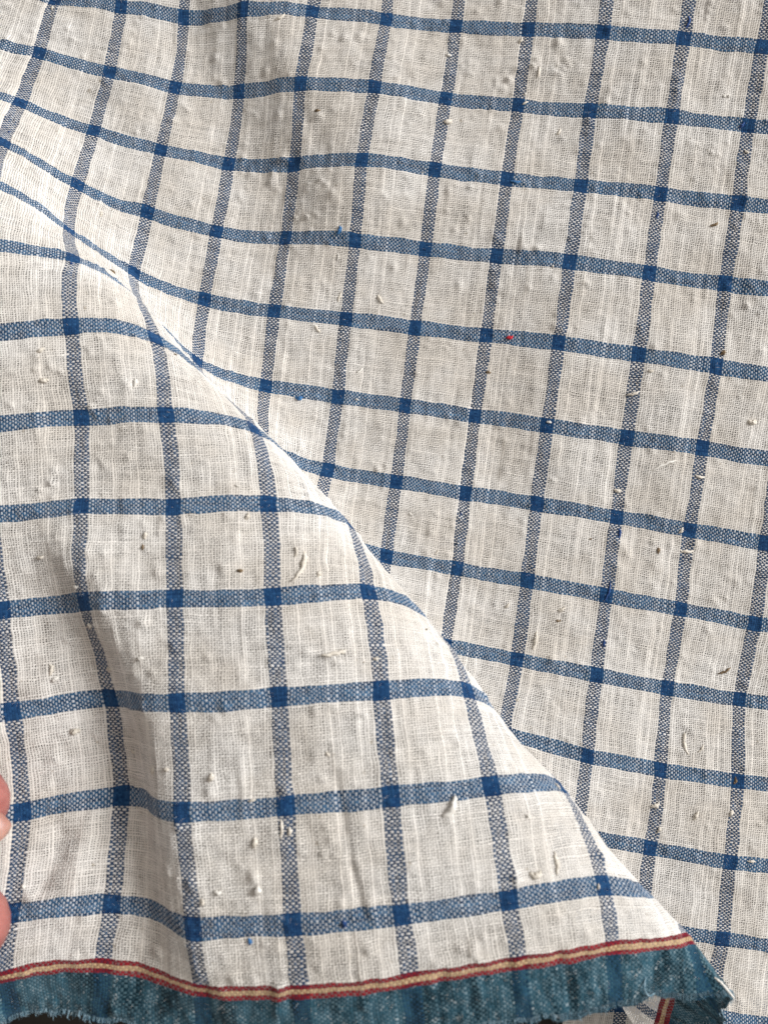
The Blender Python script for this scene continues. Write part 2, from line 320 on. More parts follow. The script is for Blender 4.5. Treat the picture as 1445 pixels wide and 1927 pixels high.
1,0,5,6,5,2,4,8,11,12,12,3,-7,-16,-24,-26,-26,-19,-11,-5,0,1,2,4,5,4,3,2,-1,-2,-5,-3,-2,-4,-4,-5,-3,2,2,3,4,3,2,4,2,4,2,5,1,-2,-5,-4,-4,1,0,-1,-33,29,0,0,0,1,4,2,0,4,2,9,10,17,23,
25,24,26,25,19,13,10,7,8,9,10,13,2,-7,-17,-24,-33,-39,-40,-37,-23,-12,-7,-5,0,10,17,12,7,1,-3,-5,-7,-8,-7,-9,-6,-6,-5,-2,1,6,7,10,13,20,24,15,3,-6,-15,-20,-34,-41,-40,-29,-13,
-7134,7101,3,5,2,-8,-28,-9,2,3,-2,-15,-1,9,9,7,-1,12,19,21,15,4,15,23,26,20,11,9,4,-4,-17,-38,-12,-2,3,-2,-4,0,3,6,-3,-25,-3,4,5,4,2,2,2,2,7,14,7,4,3,-3,-18,-2,4,0,-10,-32,-14,-6,
-6,-8,-17,-7,10,9,-8,-6,15320,-15708,0,0,3,8,26,9,4,1,3,11,2,-1,-4,-3,-4,0,5,6,5,-5,6,10,15,20,24,12,-2,-14,-25,-34,-30,-26,-15,-8,-5,-1,3,3,4,8,3,4,1,-2,-9,-3,0,-2,-4,-10,-3,2,3,
3,6,2,4,3,2,-5,2,5,4,1,-4,-3,-7,-5,1,1,-35,31,0,0,-2,1,9,-1,-2,-2,1,9,8,12,19,21,24,26,28,22,15,9,11,12,13,16,21,7,-4,-13,-21,-20,-39,-47,-45,-32,-16,-13,-11,-3,10,29,16,5,1,-2,-4,
-6,-8,-11,-10,-12,-10,-8,-4,2,13,9,5,12,19,32,15,1,-8,-15,-15,-30,-38,-33,-25,-12,-6793,6760,2,6,4,-2,-42,-3,4,6,0,-26,1,9,9,7,-12,12,19,21,15,-3,18,28,32,31,13,18,10,2,-13,-69,
-10,2,3,-1,-9,1,6,7,4,-48,1,7,5,3,2,0,2,0,5,25,6,5,5,2,-37,2,7,5,-4,-49,-6,-3,-1,-8,-29,-10,15,15,-19,-12,15291,-15680,-1,-2,-3,2,48,3,-1,-1,0,22,1,-2,-4,-3,-9,0,5,7,5,-14,8,12,19,
22,42,17,5,-10,-25,-38,-36,-31,-22,-12,-9,-2,0,4,2,11,6,3,5,1,-19,0,2,1,0,-23,0,2,3,3,8,3,3,4,3,-19,5,7,5,5,-8,3,-10,-11,6,4,-37,33,0,-2,-2,-6,28,-7,-7,-3,-3,12,2,6,15,19,19,26,28,
26,18,9,14,17,18,18,35,8,-3,-8,-17,-2,-41,-52,-53,-40,-16,-20,-16,-9,6,45,13,4,0,-3,2,-6,-8,-11,-13,-15,-12,-11,-7,1,24,5,3,6,15,46,10,-3,-10,-15,-6,-29,-33,-30,-22,-9,-6452,6418,
1,4,2,-5,-23,-6,1,2,-3,-16,-1,3,6,2,-5,8,13,15,13,5,17,28,35,34,26,22,14,-1,-18,-46,-19,-3,-1,-5,-8,-2,2,5,-3,-26,-4,2,2,1,1,0,1,2,7,16,8,6,4,-3,-18,-4,2,2,-8,-26,-9,-4,-4,-9,-19,
-10,5,4,-10,-8,15264,-15653,0,-1,-1,6,23,8,3,3,3,12,5,0,-3,-4,-6,-1,1,4,3,-6,5,14,20,28,38,27,13,-3,-20,-34,-42,-40,-29,-18,-10,-3,-1,1,3,6,7,6,2,1,-8,-1,0,0,-5,-10,-5,1,1,2,5,2,3,
1,-1,-9,3,3,3,2,-3,1,-5,-6,2,2,-37,33,0,0,-1,0,10,-2,-2,-3,-1,4,0,2,10,12,18,25,26,27,19,14,17,22,26,25,29,12,5,-1,-4,-6,-35,-51,-56,-42,-26,-22,-18,-9,7,26,15,6,2,1,2,-3,-7,-10,
-14,-15,-13,-11,-6,3,13,6,5,7,15,28,11,0,-9,-11,-12,-23,-30,-25,-20,-9,-6111,6075,0,2,-1,-3,-11,-5,-2,-1,-5,-9,-3,0,2,1,-1,4,9,10,9,9,16,26,36,38,34,28,15,1,-17,-30,-18,-6,-4,-11,
-9,-7,-2,-1,-4,-10,-5,-2,-1,-1,-1,-1,2,2,6,11,8,4,1,-1,-7,-4,-2,-3,-5,-11,-7,-4,-6,-9,-12,-10,-4,-4,-6,-3,15238,-15626,0,0,1,4,11,7,7,3,6,9,4,3,-3,-4,-2,-2,-1,2,-1,-1,4,13,21,30,
35,32,22,7,-11,-27,-44,-50,-38,-23,-11,-6,-2,-1,1,5,6,4,3,2,0,1,-2,-2,-4,-8,-4,-1,-1,0,2,3,1,-1,-2,-4,1,1,0,1,0,0,0,-1,0,-1,-35,31,0,0,1,1,3,0,-1,0,-1,1,-1,0,3,7,13,21,26,24,20,16,
21,28,33,30,26,17,9,7,4,-4,-27,-52,-55,-43,-29,-23,-20,-10,1,12,10,7,3,5,4,0,-5,-10,-12,-13,-13,-8,-7,1,6,5,5,7,11,15,7,1,-6,-10,-15,-20,-24,-24,-17,-9,-5769,5730,-1,0,-2,-2,-1,-3,
-3,-4,-6,-6,-4,-1,0,-1,2,3,5,5,8,6,14,24,33,40,42,32,18,4,-12,-20,-13,0,-5,-16,-14,-12,-9,-6,-3,0,-4,-5,-5,-3,-2,-1,0,2,5,8,6,1,0,0,2,-3,-6,-6,-2,4,-3,-5,-8,-7,-7,-10,-12,-12,-4,0,
15210,-15598,0,1,0,3,6,8,4,5,6,9,5,2,-1,-2,-1,0,-2,0,-3,-4,3,11,22,29,32,34,31,17,4,-16,-43,-64,-47,-26,-11,-6,-7,-2,-2,4,4,2,3,4,7,3,-2,-3,-5,-8,-5,-4,0,-1,2,1,0,-2,-2,-3,-1,-1,0,
-1,1,2,3,2,1,-1,-28,23,0,1,0,1,2,1,0,0,-1,2,-2,0,-1,3,6,17,22,22,18,14,24,33,39,36,26,20,15,11,10,2,-21,-52,-53,-39,-26,-23,-20,-15,-7,1,4,4,3,7,8,3,-4,-8,-10,-11,-11,-7,-5,-3,0,2,
6,6,5,4,3,0,-4,-10,-14,-19,-23,-20,-15,-8,-5427,5385,-2,-3,-3,0,9,0,-6,-7,-5,-4,-4,-3,-2,-1,5,2,3,2,3,4,11,19,28,40,48,35,23,6,-5,-15,-7,18,-3,-19,-20,-19,-16,-12,-6,11,-5,-7,-8,
-6,-2,-2,-1,0,3,10,2,-1,-4,1,13,-3,-10,-10,0,21,0,-7,-8,-6,-1,-7,-22,-23,0,4,15180,-15568,-1,0,0,1,10,4,2,4,5,15,5,0,-2,-2,7,-1,-1,0,-4,-16,1,12,22,27,25,36,37,29,19,-1,-33,-85,
-57,-24,-5,-8,-11,-7,-5,4,1,-1,0,5,17,5,-1,-4,-7,-12,-7,-2,-2,-1,4,0,0,-4,-2,-4,-2,-3,-2,-1,1,3,7,8,0,-2,-17,12,-1,0,1,0,2,1,1,0,-1,4,-1,-2,-1,0,3,9,18,20,15,7,23,38,44,41,27,25,
20,17,12,9,-14,-58,-49,-29,-16,-21,-23,-19,-15,-6,-5,0,2,6,13,4,-2,-6,-10,-7,-9,-5,-6,-4,-7,1,4,6,1,-6,-2,-1,-2,-10,-16,-17,-20,-20,-14,-7,-5085,5040,-3,-4,-5,-2,25,-3,-6,-9,-6,0,
-5,-5,-4,-1,10,1,-1,0,2,-1,9,14,22,33,57,34,25,13,-1,-10,-8,50,4,-25,-22,-25,-23,-20,-14,27,-11,-12,-10,-5,-3,-3,-4,-1,1,12,1,-4,-6,-3,29,-7,-13,-14,-5,47,-4,-9,-9,-3,4,0,-32,-35,
5,9,15149,-15537,-1,-2,-2,0,18,1,-2,1,1,28,2,-2,-5,-4,18,-2,-2,3,-2,-36,3,14,21,26,10,39,42,38,30,19,-10,-116,-60,-19,9,-13,-17,-14,-8,5,-4,-6,-4,0,37,1,-3,-2,-6,-22,-5,-1,-3,-1,9,
-2,-3,-2,-4,-5,-3,-4,-3,-4,4,-1,12,15,0,-3,-1,-5,0,-1,-1,1,3,0,-1,1,-1,9,-2,-1,-3,-1,3,4,12,16,13,-6,24,39,48,45,26,33,26,20,17,12,-5,-68,-42,-17,-3,-18,-24,-24,-19,-14,-11,-5,-2,
4,17,5,-3,-5,-7,-6,-6,-5,-4,-6,-13,-1,5,4,0,-17,-3,-1,-2,-9,-19,-15,-20,-20,-14,-6,-4742,4694,-3,-4,-3,3,16,1,-4,-7,-5,-2,-5,-5,-2,-1,6,1,-1,-2,-1,2,6,10,18,29,43,37,28,20,10,3,9,
33,10,-12,-21,-25,-27,-21,-14,5,-9,-12,-9,-6,-2,-3,-5,-2,0,8,1,-1,-4,1,14,-2,-9,-9,2,25,3,-6,-5,-2,3,-5,-22,-24,-3,5,15118,-15505,-1,-1,-1,3,6,3,1,2,5,13,6,0,-2,-1,7,0,-2,1,-6,-16,
-3,7,14,18,17,31,41,41,35,24,-9,-67,-50,-23,-6,-15,-20,-17,-13,-4,-7,-6,-3,3,18,5,-1,-3,-5,-12,-5,-4,-1,0,2,-1,-3,-3,-3,-4,-5,-4,-4,-1,1,1,8,9,4,-1,18,-23,-1,-2,0,0,0,1,0,0,2,5,1,
-1,-1,0,0,2,5,9,8,-1,20,33,45,44,35,37,32,25,18,10,-10,-44,-32,-14,-3,-13,-20,-24,-23,-20,-15,-11,-3,2,10,6,-2,-4,-5,-5,-6,-6,-4,-8,-8,-4,1,1,-4,-10,-5,-4,-5,-9,-17,-17,-20,-20,
-12,-6,-4397,4346,-2,-5,-2,6,12,4,-3,-5,-5,-3,-5,-4,-4,2,3,0,-1,-3,-2,4,4,8,13,22,32,31,32,25,21,17,19,28,14,-2,-16,-21,-27,-24,-18,-11,-13,-13,-10,-4,-2,-4,-4,-4,0,5,2,0,-1,1,6,
-1,-6,-3,4,11,3,-3,-3,0,2,-5,-14,-17,-5,1,15089,-15476,1,-1,1,1,3,2,2,4,4,7,5,2,0,-1,1,-1,-1,-1,-3,-8,-3,3,7,12,15,26,36,41,40,29,2,-33,-34,-21,-13,-19,-20,-22,-18,-14,-11,-7,-4,2,
6,4,0,-2,-4,-5,-2,-4,-1,-2,0,-3,-2,-3,-4,-3,-5,-5,-3,-2,-1,3,5,6,5,1,40,-46,1,-2,-1,-1,-1,0,-1,1,2,5,1,1,1,-1,1,-1,2,3,3,3,14,28,37,42,40,41,37,30,22,10,-9,-27,-25,-10,-4,-8,-15,
-21,-25,-22,-20,-14,-7,0,4,2,0,-4,-4,-5,-6,-5,-7,-7,-6,-5,-2,-2,-3,-6,-5,-5,-6,-11,-16,-19,-21,-20,-13,-6,-4051,3999,-5,-3,-3,6,15,5,-2,-6,-4,-4,-3,-5,-4,1,4,0,-2,-5,0,4,5,4,10,14,
21,25,30,30,29,26,30,29,19,5,-6,-18,-22,-24,-26,-22,-20,-15,-13,-6,3,-5,-6,-5,-1,5,3,1,0,0,0,0,-2,-1,3,5,2,-2,-4,2,5,-3,-11,-11,-7,-2,15059,-15444,0,0,0,1,2,1,3,3,4,4,4,3,-1,-1,0,
-2,-1,-2,-1,-4,-1,-1,4,6,9,20,29,38,43,42,15,-12,-20,-16,-13,-16,-22,-23,-25,-23,-16,-11,-5,-1,1,0,-1,-2,-1,0,0,-2,-3,-2,-3,-2,-4,-1,-5,-5,-6,-3,-4,-2,-2,2,5,7,4,2,60,-65,1,-2,-1,
-2,-2,-3,0,1,2,4,2,3,0,1,1,0,-1,1,0,2,8,20,31,36,41,43,41,36,27,18,-5,-19,-18,-9,-4,-4,-10,-16,-22,-23,-23,-17,-10,-4,-2,1,-4,-2,-6,-3,-6,-7,-7,-7,-5,-5,-5,-3,-3,-2,-2,-6,-9,-10,
-16,-19,-25,-23,-14,-5,-3703,3649,-4,-6,-5,6,25,4,-4,-6,-6,0,-3,-6,-5,-1,9,0,-6,-4,-1,8,4,2,5,10,9,19,26,30,35,34,36,34,25,13,1,-8,-16,-23,-28,-36,-25,-19,-18,-10,11,-8,-10,-6,0,7,
2,1,0,-1,-2,-1,0,0,3,2,1,-5,-2,0,14,-3,-8,-9,-9,-4,15030,-15415,0,1,-1,1,4,0,2,1,2,7,2,2,-3,-1,2,-1,-3,-1,-2,-1,-1,0,0,2,1,11,23,31,45,61,26,-1,-7,-10,-9,-11,-18,-23,-29,-33,-23,
-13,-7,-4,-4,-2,-4,-4,-1,11,-1,-3,-2,-5,-3,-3,-1,-3,-4,-11,-5,-2,-3,-4,-3,0,8,11,5,0,76,-80,1,-1,-1,-3,-4,-3,-1,-1,3,4,3,2,0,3,2,0,1,-1,-1,-2,4,12,23,31,35,42,43,42,34,32,1,-13,
-15,-9,-4,-3,-4,-10,-18,-20,-23,-19,-14,-8,-5,-3,-6,-4,-6,-3,-6,-9,-8,-7,-3,-6,-6,-6,-2,4,-2,-6,-9,-12,-14,-21,-27,-29,-14,-4,-3353,3298,-4,-8,-7,1,42,0,-7,-8,-4,3,-4,-5,-8,-2,16,
-3,-6,-7,-2,15,0,1,3,6,0,13,20,29,36,36,43,38,30,21,10,0,-7,-16,-25,-51,-25,-22,-24,-24,25,-18,-14,-5,0,10,3,-1,0,-2,-5,0,1,2,0,3,-2,-3,-6,-3,29,-6,-7,-6,-13,-7,15000,-15384,-1,1,
0,-1,8,-1,-1,0,0,11,0,0,-4,-4,10,-3,-5,-1,0,-1,-2,1,0,0,-11,7,16,22,36,91,27,9,0,-2,-2,-7,-11,-19,-25,-47,-25,-15,-11,-5,-9,-6,-7,-7,-3,22,-2,-5,-4,-4,-6,-1,-2,0,-2,-22,-3,-1,-1,
-2,-9,-2,14,15,4,1,85,-87,0,-1,0,-2,-7,-2,-2,-1,0,6,1,1,1,2,6,1,1,0,-2,-6,3,5,14,25,27,38,43,43,42,50,8,-7,-12,-10,-5,-1,-3,-6,-10,-13,-21,-21,-16,-10,-9,-7,-7,-8,-7,-2,-8,-10,-9,
-8,0,-7,-8,-8,-4,13,-4,-7,-10,-12,-13,-19,-32,-33,-15,-2,-3001,2946,-5,-6,-4,5,24,4,-5,-5,-3,4,-3,-5,-5,-1,9,-2,-5,-4,0,7,2,0,2,1,1,9,14,23,31,37,42,43,35,29,17,10,0,-9,-22,-38,
-27,-24,-25,-27,-16,-17,-10,-1,5,8,3,-2,-1,-2,-4,-1,2,2,1,0,-2,-1,-3,2,15,0,-4,-6,-8,-5,14971,-15355,0,2,0,2,2,0,-1,1,0,5,2,0,-2,-3,3,-2,-3,0,-1,0,-2,0,-2,-3,-5,1,11,20,36,63,39,
20,12,6,5,-1,-6,-13,-24,-36,-28,-21,-15,-11,-8,-10,-9,-8,-1,7,0,-4,-4,-3,-5,-2,-2,-3,-4,-12,-5,-2,-3,-2,-4,0,7,10,5,1,87,-88,0,-1,0,-1,-5,-2,-2,-3,0,1,1,-1,2,4,6,3,2,-1,-3,-4,-1,3,
6,15,22,32,39,46,49,52,20,3,-7,-7,-5,-5,-1,-3,-4,-8,-15,-17,-17,-13,-11,-9,-11,-10,-8,-6,-8,-9,-10,-7,-3,-8,-8,-8,-1,5,-2,-7,-9,-13,-15,-21,-28,-28,-16,-4,-2646,2591,-4,-6,-2,6,14,
4,-3,-5,1,3,2,-5,-5,0,3,0,-4,-2,-1,4,1,0,0,0,4,5,9,17,23,33,41,43,39,34,26,17,10,-3,-12,-22,-24,-20,-23,-35,-63,-22,-2,4,7,8,3,-2,-4,-3,-3,1,2,1,1,-1,-1,0,0,3,9,1,-2,-5,-5,-2,
14941,-15324,1,1,2,1,0,1,0,-1,1,1,2,1,-3,0,-2,-1,-3,1,-1,-1,-1,-1,-3,-2,-4,1,7,16,28,46,39,28,20,15,11,6,0,-8,-16,-26,-24,-24,-20,-16,-8,-13,-12,-9,-5,-2,-3,-4,-4,-2,-4,-1,-3,-3,
-6,-7,-6,-3,-3,-1,-3,2,4,5,4,2,82,-83,0,1,-1,1,-3,-1,-2,-3,-3,-4,-1,-1,2,5,7,5,3,-1,-4,-5,-2,1,4,6,15,25,34,43,52,52,32,14,2,-3,-5,-5,-3,-3,-1,-2,-9,-10,-16,-13,-9,-14,-15,-11,-11,
-8,-8,-10,-9,-7,-8,-7,-9,-7,-3,2,-3,-7,-10,-14,-15,-22,-24,-24,-15,-6,-2290,2236,-4,-5,-3,5,11,4,-4,-7,3,10,2,-4,-5,-3,4,0,-2,-4,-1,3,0,-2,0,0,6,5,4,10,17,26,35,40,41,38,33,25,18,
8,-2,-10,-12,-15,-16,-33,-126,-17,4,6,6,11,1,-5,-5,-3,-3,0,3,2,1,-2,-1,1,3,4,4,3,-3,-3,-3,0,14911,-15293,1,1,2,1,1,0,1,-1,0,-2,1,0,-1,-2,0,-1,-2,0,-1,-2,-2,0,-3,-2,-3,1,3,12,22,33,
34,32,25,20,18,11,8,-2,-7,-15,-18,-22,-24,-24,0,-20,-15,-11,-9,-11,-7,-6,-3,-3,1,-1,-4,-3,-6,-8,-7,-3,-2,-1,-1,1,2,5,3,2,70,-71,1,0,2,0,1,0,-2,-3,-6,-7,-6,-1,2,6,9,7,2,1,-6,-4,-5,
0,2,4,7,16,28,38,49,51,41,25,13,2,0,-5,-5,-3,-2,-1,-2,-5,-9,-10,-6,-18,-16,-14,-11,-11,-10,-9,-11,-8,-8,-10,-10,-8,-4,0,-4,-7,-13,-13,-17,-20,-23,-21,-14,-5,-1932,1880,-5,-5,-5,3,
16,1,-8,-9,2,24,1,-6,-7,-3,6,1,-4,-4,-1,2,-1,-2,-3,1,11,3,2,4,9,21,26,36,37,41,36,34,26,19,8,1,-5,-7,-15,-36,-129,-18,-2,-3,1,14,-3,-8,-7,-4,-3,1,3,2,0,-2,-1,3,4,4,4,2,-3,-4,0,1,
14881,-15264,2,2,1,2,2,0,1,0,-1,-6,0,0,-2,-3,5,0,-3,-1,-1,-4,-2,0,-1,-2,-5,0,3,7,14,30,28,27,27,25,21,18,13,7,0,-4,-11,-16,-20,-26,-7,-23,-16,-10,-13,-24,-11,-6,-5,-1,5,-1,-3,-4,
-6,-15,-6,-3,-1,0,-2,2,3,3,4,1,52,-52,0,2,1,2,4,0,0,-3,-8,-13,-8,-3,3,5,14,7,4,-2,-4,-8,-4,-1,2,2,2,9,19,31,42,50,46,32,23,13,5,-2,-4,-6,-3,-3,0,-1,-2,-3,-1,-15,-18,-14,-12,-14,
-11,-11,-11,-10,-10,-11,-13,-10,-7,3,-5,-10,-15,-14,-16,-19,-22,-21,-12,-7,-1572,1521,-4,-5,-8,-2,28,-5,-12,-11,-5,46,-3,-10,-9,-3,13,-2,-5,-4,-3,5,-3,-4,-4,0,19,0,0,0,5,13,19,27,
32,38,38,40,36,28,19,9,2,-7,-20,-44,-64,-21,-22,-18,-16,23,-14,-14,-8,-3,-4,1,2,3,2,-8,3,3,6,5,2,3,-3,-7,2,3,14849,-15231,1,1,2,2,4,1,0,1,-1,-10,0,-2,-4,-5,16,-4,-4,0,0,-10,-1,2,0,
1,-10,0,2,3,8,31,20,21,24,26,24,23,19,15,8,3,-3,-8,-13,-17,-24,-26,-11,-8,-12,-45,-11,-7,-7,-4,15,-3,-5,-2,-5,-30,-2,-1,0,0,-3,1,4,5,3,1,32,-32,0,2,3,2,6,3,0,-3,-7,-21,-8,-3,0,7,
17,6,3,-1,-4,-11,-3,-1,1,2,-2,7,10,22,32,48,43,39,31,22,14,5,-2,-6,-6,-4,-2,-1,2,6,5,-9,-13,-14,-16,-12,-13,-14,-13,-11,-11,-13,-15,-13,-11,9,-9,-14,-16,-16,-14,-19,-22,-19,-13,-5,
-1211,1162,-2,-6,-5,0,13,-3,-8,-8,2,25,2,-6,-4,-2,9,0,-3,-5,-2,1,-2,-3,-1,0,11,4,-1,1,1,6,11,19,24,32,36,43,45,38,28,17,8,-2,-15,-31,-37,-24,-23,-20,-21,-16,-17,-12,-8,-3,-1,0,2,0,
1,-5,2,3,6,5,3,3,-4,-4,0,2,14817,-15199,1,2,2,2,4,0,0,1,-1,-5,-3,-2,-4,-3,4,-1,-4,1,-1,-5,-2,1,0,0,-5,-2,1,3,7,17,15,17,21,24,25,26,24,22,15,11,2,-1,-10,-13,-19,-20,-14,-14,-18,
-31,-18,-13,-8,-4,2,-1,-7,-5,-8,-16,-7,-3,-1,-1,-2,2,2,2,1,1,11,-11,0,2,3,5,6,3,1,-3,-9,-16,-9,-5,1,5,12,6,2,-1,-3,-9,-3,-2,1,0,0,5,6,11,23,37,41,39,36,32,24,13,4,-4,-6,-6,-4,-1,3,
10,8,-2,-6,-10,-14,-17,-14,-14,-14,-12,-11,-15,-15,-15,-10,-2,-10,-14,-17,-17,-17,-18,-19,-16,-10,-6,-849,803,-2,-4,-2,-2,1,-1,-5,-4,4,12,2,-1,-3,2,6,2,-1,-5,-2,-2,-2,-2,1,1,5,4,1,
2,-1,0,4,12,17,21,29,43,53,48,37,25,14,4,-7,-16,-23,-19,-18,-16,-23,-58,-20,-13,-8,-3,0,0,0,0,-3,-1,1,2,5,5,6,2,-4,-5,1,0,14786,-15169,2,2,2,3,3,1,1,-1,0,-4,-2,-2,-5,-3,-2,-3,-2,0,
-1,-1,-1,-1,1,-2,-1,-3,1,2,5,10,9,13,17,20,24,27,27,26,23,16,9,2,-2,-9,-13,-13,-14,-16,-22,-22,-21,-16,-10,-9,-4,-6,-7,-8,-10,-10,-7,-5,-3,-1,0,0,1,-1,0,0,-9,9,0,1,4,6,6,5,1,-3,-9,
-12,-9,-5,0,3,6,5,2,-1,-4,-5,-3,-2,-1,1,1,3,5,5,14,24,34,36,38,37,33,24,12,1,-2,-7,-5,-2,4,7,8,4,0,-5,-10,-16,-15,-14,-13,-13,-12,-14,-16,-16,-13,-9,-12,-15,-19,-18,-19,-19,-15,
-14,-8,-4,-486,444,-3,-2,-1,-4,-5,-3,-2,0,2,6,2,-1,-1,3,9,4,-2,-3,-5,-3,-1,-1,1,2,1,2,5,2,-1,-7,1,8,9,11,14,39,63,55,44,31,21,12,2,-6,-11,-11,-13,-14,-23,-68,-28,-22,-14,-4,3,-2,
-2,-3,-2,-2,0,1,3,7,8,2,-5,-7,1,2,14755,-15137,0,2,2,3,5,2,0,0,-1,-3,-2,-2,-5,-5,-5,-3,-2,-1,0,0,0,-1,-1,1,-3,-2,1,0,5,6,7,7,12,17,21,25,27,29,29,20,16,7,3,-3,-6,-8,-11,-15,-20,
-20,-21,-17,-13,-11,-10,-9,-11,-9,-10,-12,-8,-5,-4,-2,1,1,-2,-4,-1,0,-26,25,1,0,4,5,9,7,1,-3,-8,-10,-8,-5,-2,1,4,2,0,0,-4,-3,-3,-1,-1,0,2,2,4,3,7,14,24,30,35,38,38,34,22,11,2,-2,
-5,-4,1,5,6,5,3,0,-5,-10,-13,-12,-12,-13,-12,-15,-16,-18,-14,-14,-15,-17,-21,-21,-21,-19,-14,-9,-8,-2,-121,81,-1,-1,-1,-3,-14,-4,1,2,2,1,1,0,-2,5,15,4,-3,-2,-5,-6,-2,2,2,2,-5,3,6,
6,-1,-15,-1,7,6,1,-7,31,74,59,46,36,28,20,10,4,-2,-4,-9,-12,-23,-46,-36,-39,-21,-8,4,-2,-6,-6,-5,-1,-2,-1,2,7,12,4,-10,-12,5,4,14727,-15110,0,1,1,4,9,2,1,-1,-2,-3,-3,-1,-5,-6,-5,
-5,-3,0,0,0,0,-1,1,-1,-3,-2,0,0,2,9,4,3,7,13,21,19,24,30,31,26,19,14,8,4,-1,-4,-6,-11,-17,-18,-20,-15,-13,-14,-16,-12,-11,-12,-12,-17,-10,-6,-5,-1,4,0,-6,-8,-1,0,-38,36,1,0,2,5,14,
7,2,-3,-6,-11,-7,-4,-3,0,0,1,-2,0,-3,-2,-3,0,-2,1,1,3,2,4,3,6,15,21,29,35,39,40,31,23,11,4,-3,-3,-2,1,3,3,3,2,0,-2,-6,-10,-12,-10,-12,-13,-18,-18,-18,-14,-18,-21,-22,-25,-24,-20,
-12,-8,-5,-4,246,-285,0,0,2,-2,-26,-1,3,2,3,-3,1,-1,-2,2,27,2,-4,-3,-3,-11,0,3,4,3,-14,5,9,8,4,-30,3,7,6,-1,-38,22,93,49,44,39,33,28,20,12,6,1,-2,-9,-17,-28,-29,-58,-27,-12,9,-9,
-10,-9,-9,0,-5,-4,0,5,18,6,-16,-19,10,9,14700,-15083,-1,1,-1,2,17,1,0,0,-2,-6,-2,-1,-5,-5,-6,-6,-4,0,1,-2,2,-1,1,-1,-5,-1,-1,-1,0,14,2,0,2,7,26,14,15,28,30,29,24,20,14,9,4,2,-2,-9,
-11,-16,-16,-11,-12,-14,-22,-13,-12,-14,-14,-27,-10,-9,-6,-3,10,0,-13,-14,2,2,-45,43,0,0,1,2,20,7,3,-3,-5,-10,-6,-4,-3,-3,-1,-1,-2,-2,-1,-3,-1,-1,0,0,0,3,2,3,3,4,5,13,20,29,37,40,
37,34,22,12,3,0,-4,-1,-2,1,2,1,3,3,1,-7,-8,-8,-7,-14,-16,-19,-21,-12,-21,-25,-25,-27,-29,-21,-12,-4,-7,-4,613,-650,-1,0,-1,-4,-15,-5,1,2,0,-1,0,-1,0,6,16,5,-2,-3,-4,-7,-1,1,2,2,-7,
4,5,6,0,-14,-2,3,0,-7,-22,15,57,47,40,41,38,36,27,21,14,7,3,-3,-11,-19,-26,-40,-25,-17,-14,-10,-9,-12,-10,-8,-8,-5,-3,5,11,2,-10,-12,4,4,14675,-15058,0,0,1,2,9,4,1,0,-1,-4,-1,-2,
-5,-6,-6,-7,-4,-1,0,0,1,-1,1,-2,-2,-1,-2,1,0,7,3,1,3,4,16,13,12,21,28,28,28,25,19,16,9,6,1,-3,-7,-11,-12,-10,-11,-14,-14,-15,-17,-16,-21,-23,-17,-11,-9,-4,1,-3,-10,-8,-3,0,-46,44,
0,0,1,4,14,7,5,-2,-3,-7,-6,-3,-4,-4,-2,-4,-2,-2,-2,-1,-2,0,-1,1,0,2,3,2,4,1,3,3,14,21,30,37,37,40,32,23,12,5,-1,-3,-4,-2,-1,0,3,4,3,2,-1,-4,-9,-10,-14,-16,-20,-17,-24,-26,-27,-31,
-28,-24,-14,-7,-7,-3,982,-1019,0,-2,-1,-6,-8,-5,-1,0,-1,0,0,0,1,6,10,6,-2,-2,-3,-5,-2,-1,2,-1,1,2,3,1,1,-5,-1,0,-4,-9,-12,9,32,35,35,36,41,41,35,28,21,14,9,2,-5,-10,-19,-24,-20,
-15,-32,-11,-9,-14,-14,-15,-13,-8,-6,2,4,1,-7,-7,1,0,14651,-15034,1,0,1,2,4,4,2,1,-1,-1,-1,-2,-4,-8,-6,-8,-5,-1,0,0,1,0,-1,-1,0,-2,0,0,1,3,3,2,2,4,10,8,10,15,21,27,29,28,25,20,15,
10,5,2,-3,-6,-7,-9,-8,-10,-9,-14,-17,-21,-23,-25,-22,-15,-12,-8,-5,-5,-8,-6,-4,-2,-41,38,0,1,2,4,10,6,5,0,-2,-3,-5,-3,-4,-5,-4,-5,-2,-3,-2,-1,-1,0,-1,0,1,2,2,3,2,3,1,1,4,13,23,30,
34,40,38,32,24,13,5,-1,-4,-5,-3,-3,1,4,4,6,4,-1,-6,-6,-9,-13,-17,-21,-24,-28,-30,-31,-32,-25,-18,-12,-6,-4,1351,-1387,-2,-1,-3,-5,-4,-5,-3,0,-1,-1,1,-1,2,5,8,4,1,-3,-4,-1,-3,-3,0,
1,5,0,1,-1,1,2,1,-2,-6,-9,-8,5,18,23,24,29,39,42,40,35,28,22,13,10,0,-3,-10,-14,-15,-15,-22,-14,-13,-15,-19,-22,-19,-14,-9,-4,2,-4,-4,-4,-2,-2,14626,-15008,-1,2,0,2,3,2,2,2,-1,2,
-1,-1,-6,-7,-8,-9,-4,-2,-1,2,0,0,0,-1,-1,0,0,0,0,3,2,3,2,3,6,5,7,9,17,21,27,29,28,25,20,15,9,6,2,-1,-4,-4,-5,-5,-8,-8,-15,-19,-27,-33,-25,-18,-16,-10,-11,-7,-7,-7,-3,-4,-29,25,1,0,
2,5,7,6,3,2,0,-2,-2,-2,-5,-5,-6,-5,-4,-3,-1,-1,-1,0,-1,0,1,1,2,3,2,3,2,0,1,4,14,22,28,36,39,38,34,23,14,4,-1,-5,-5,-4,-2,1,4,5,5,2,0,-2,-3,-9,-14,-19,-24,-29,-31,-35,-33,-30,-22,
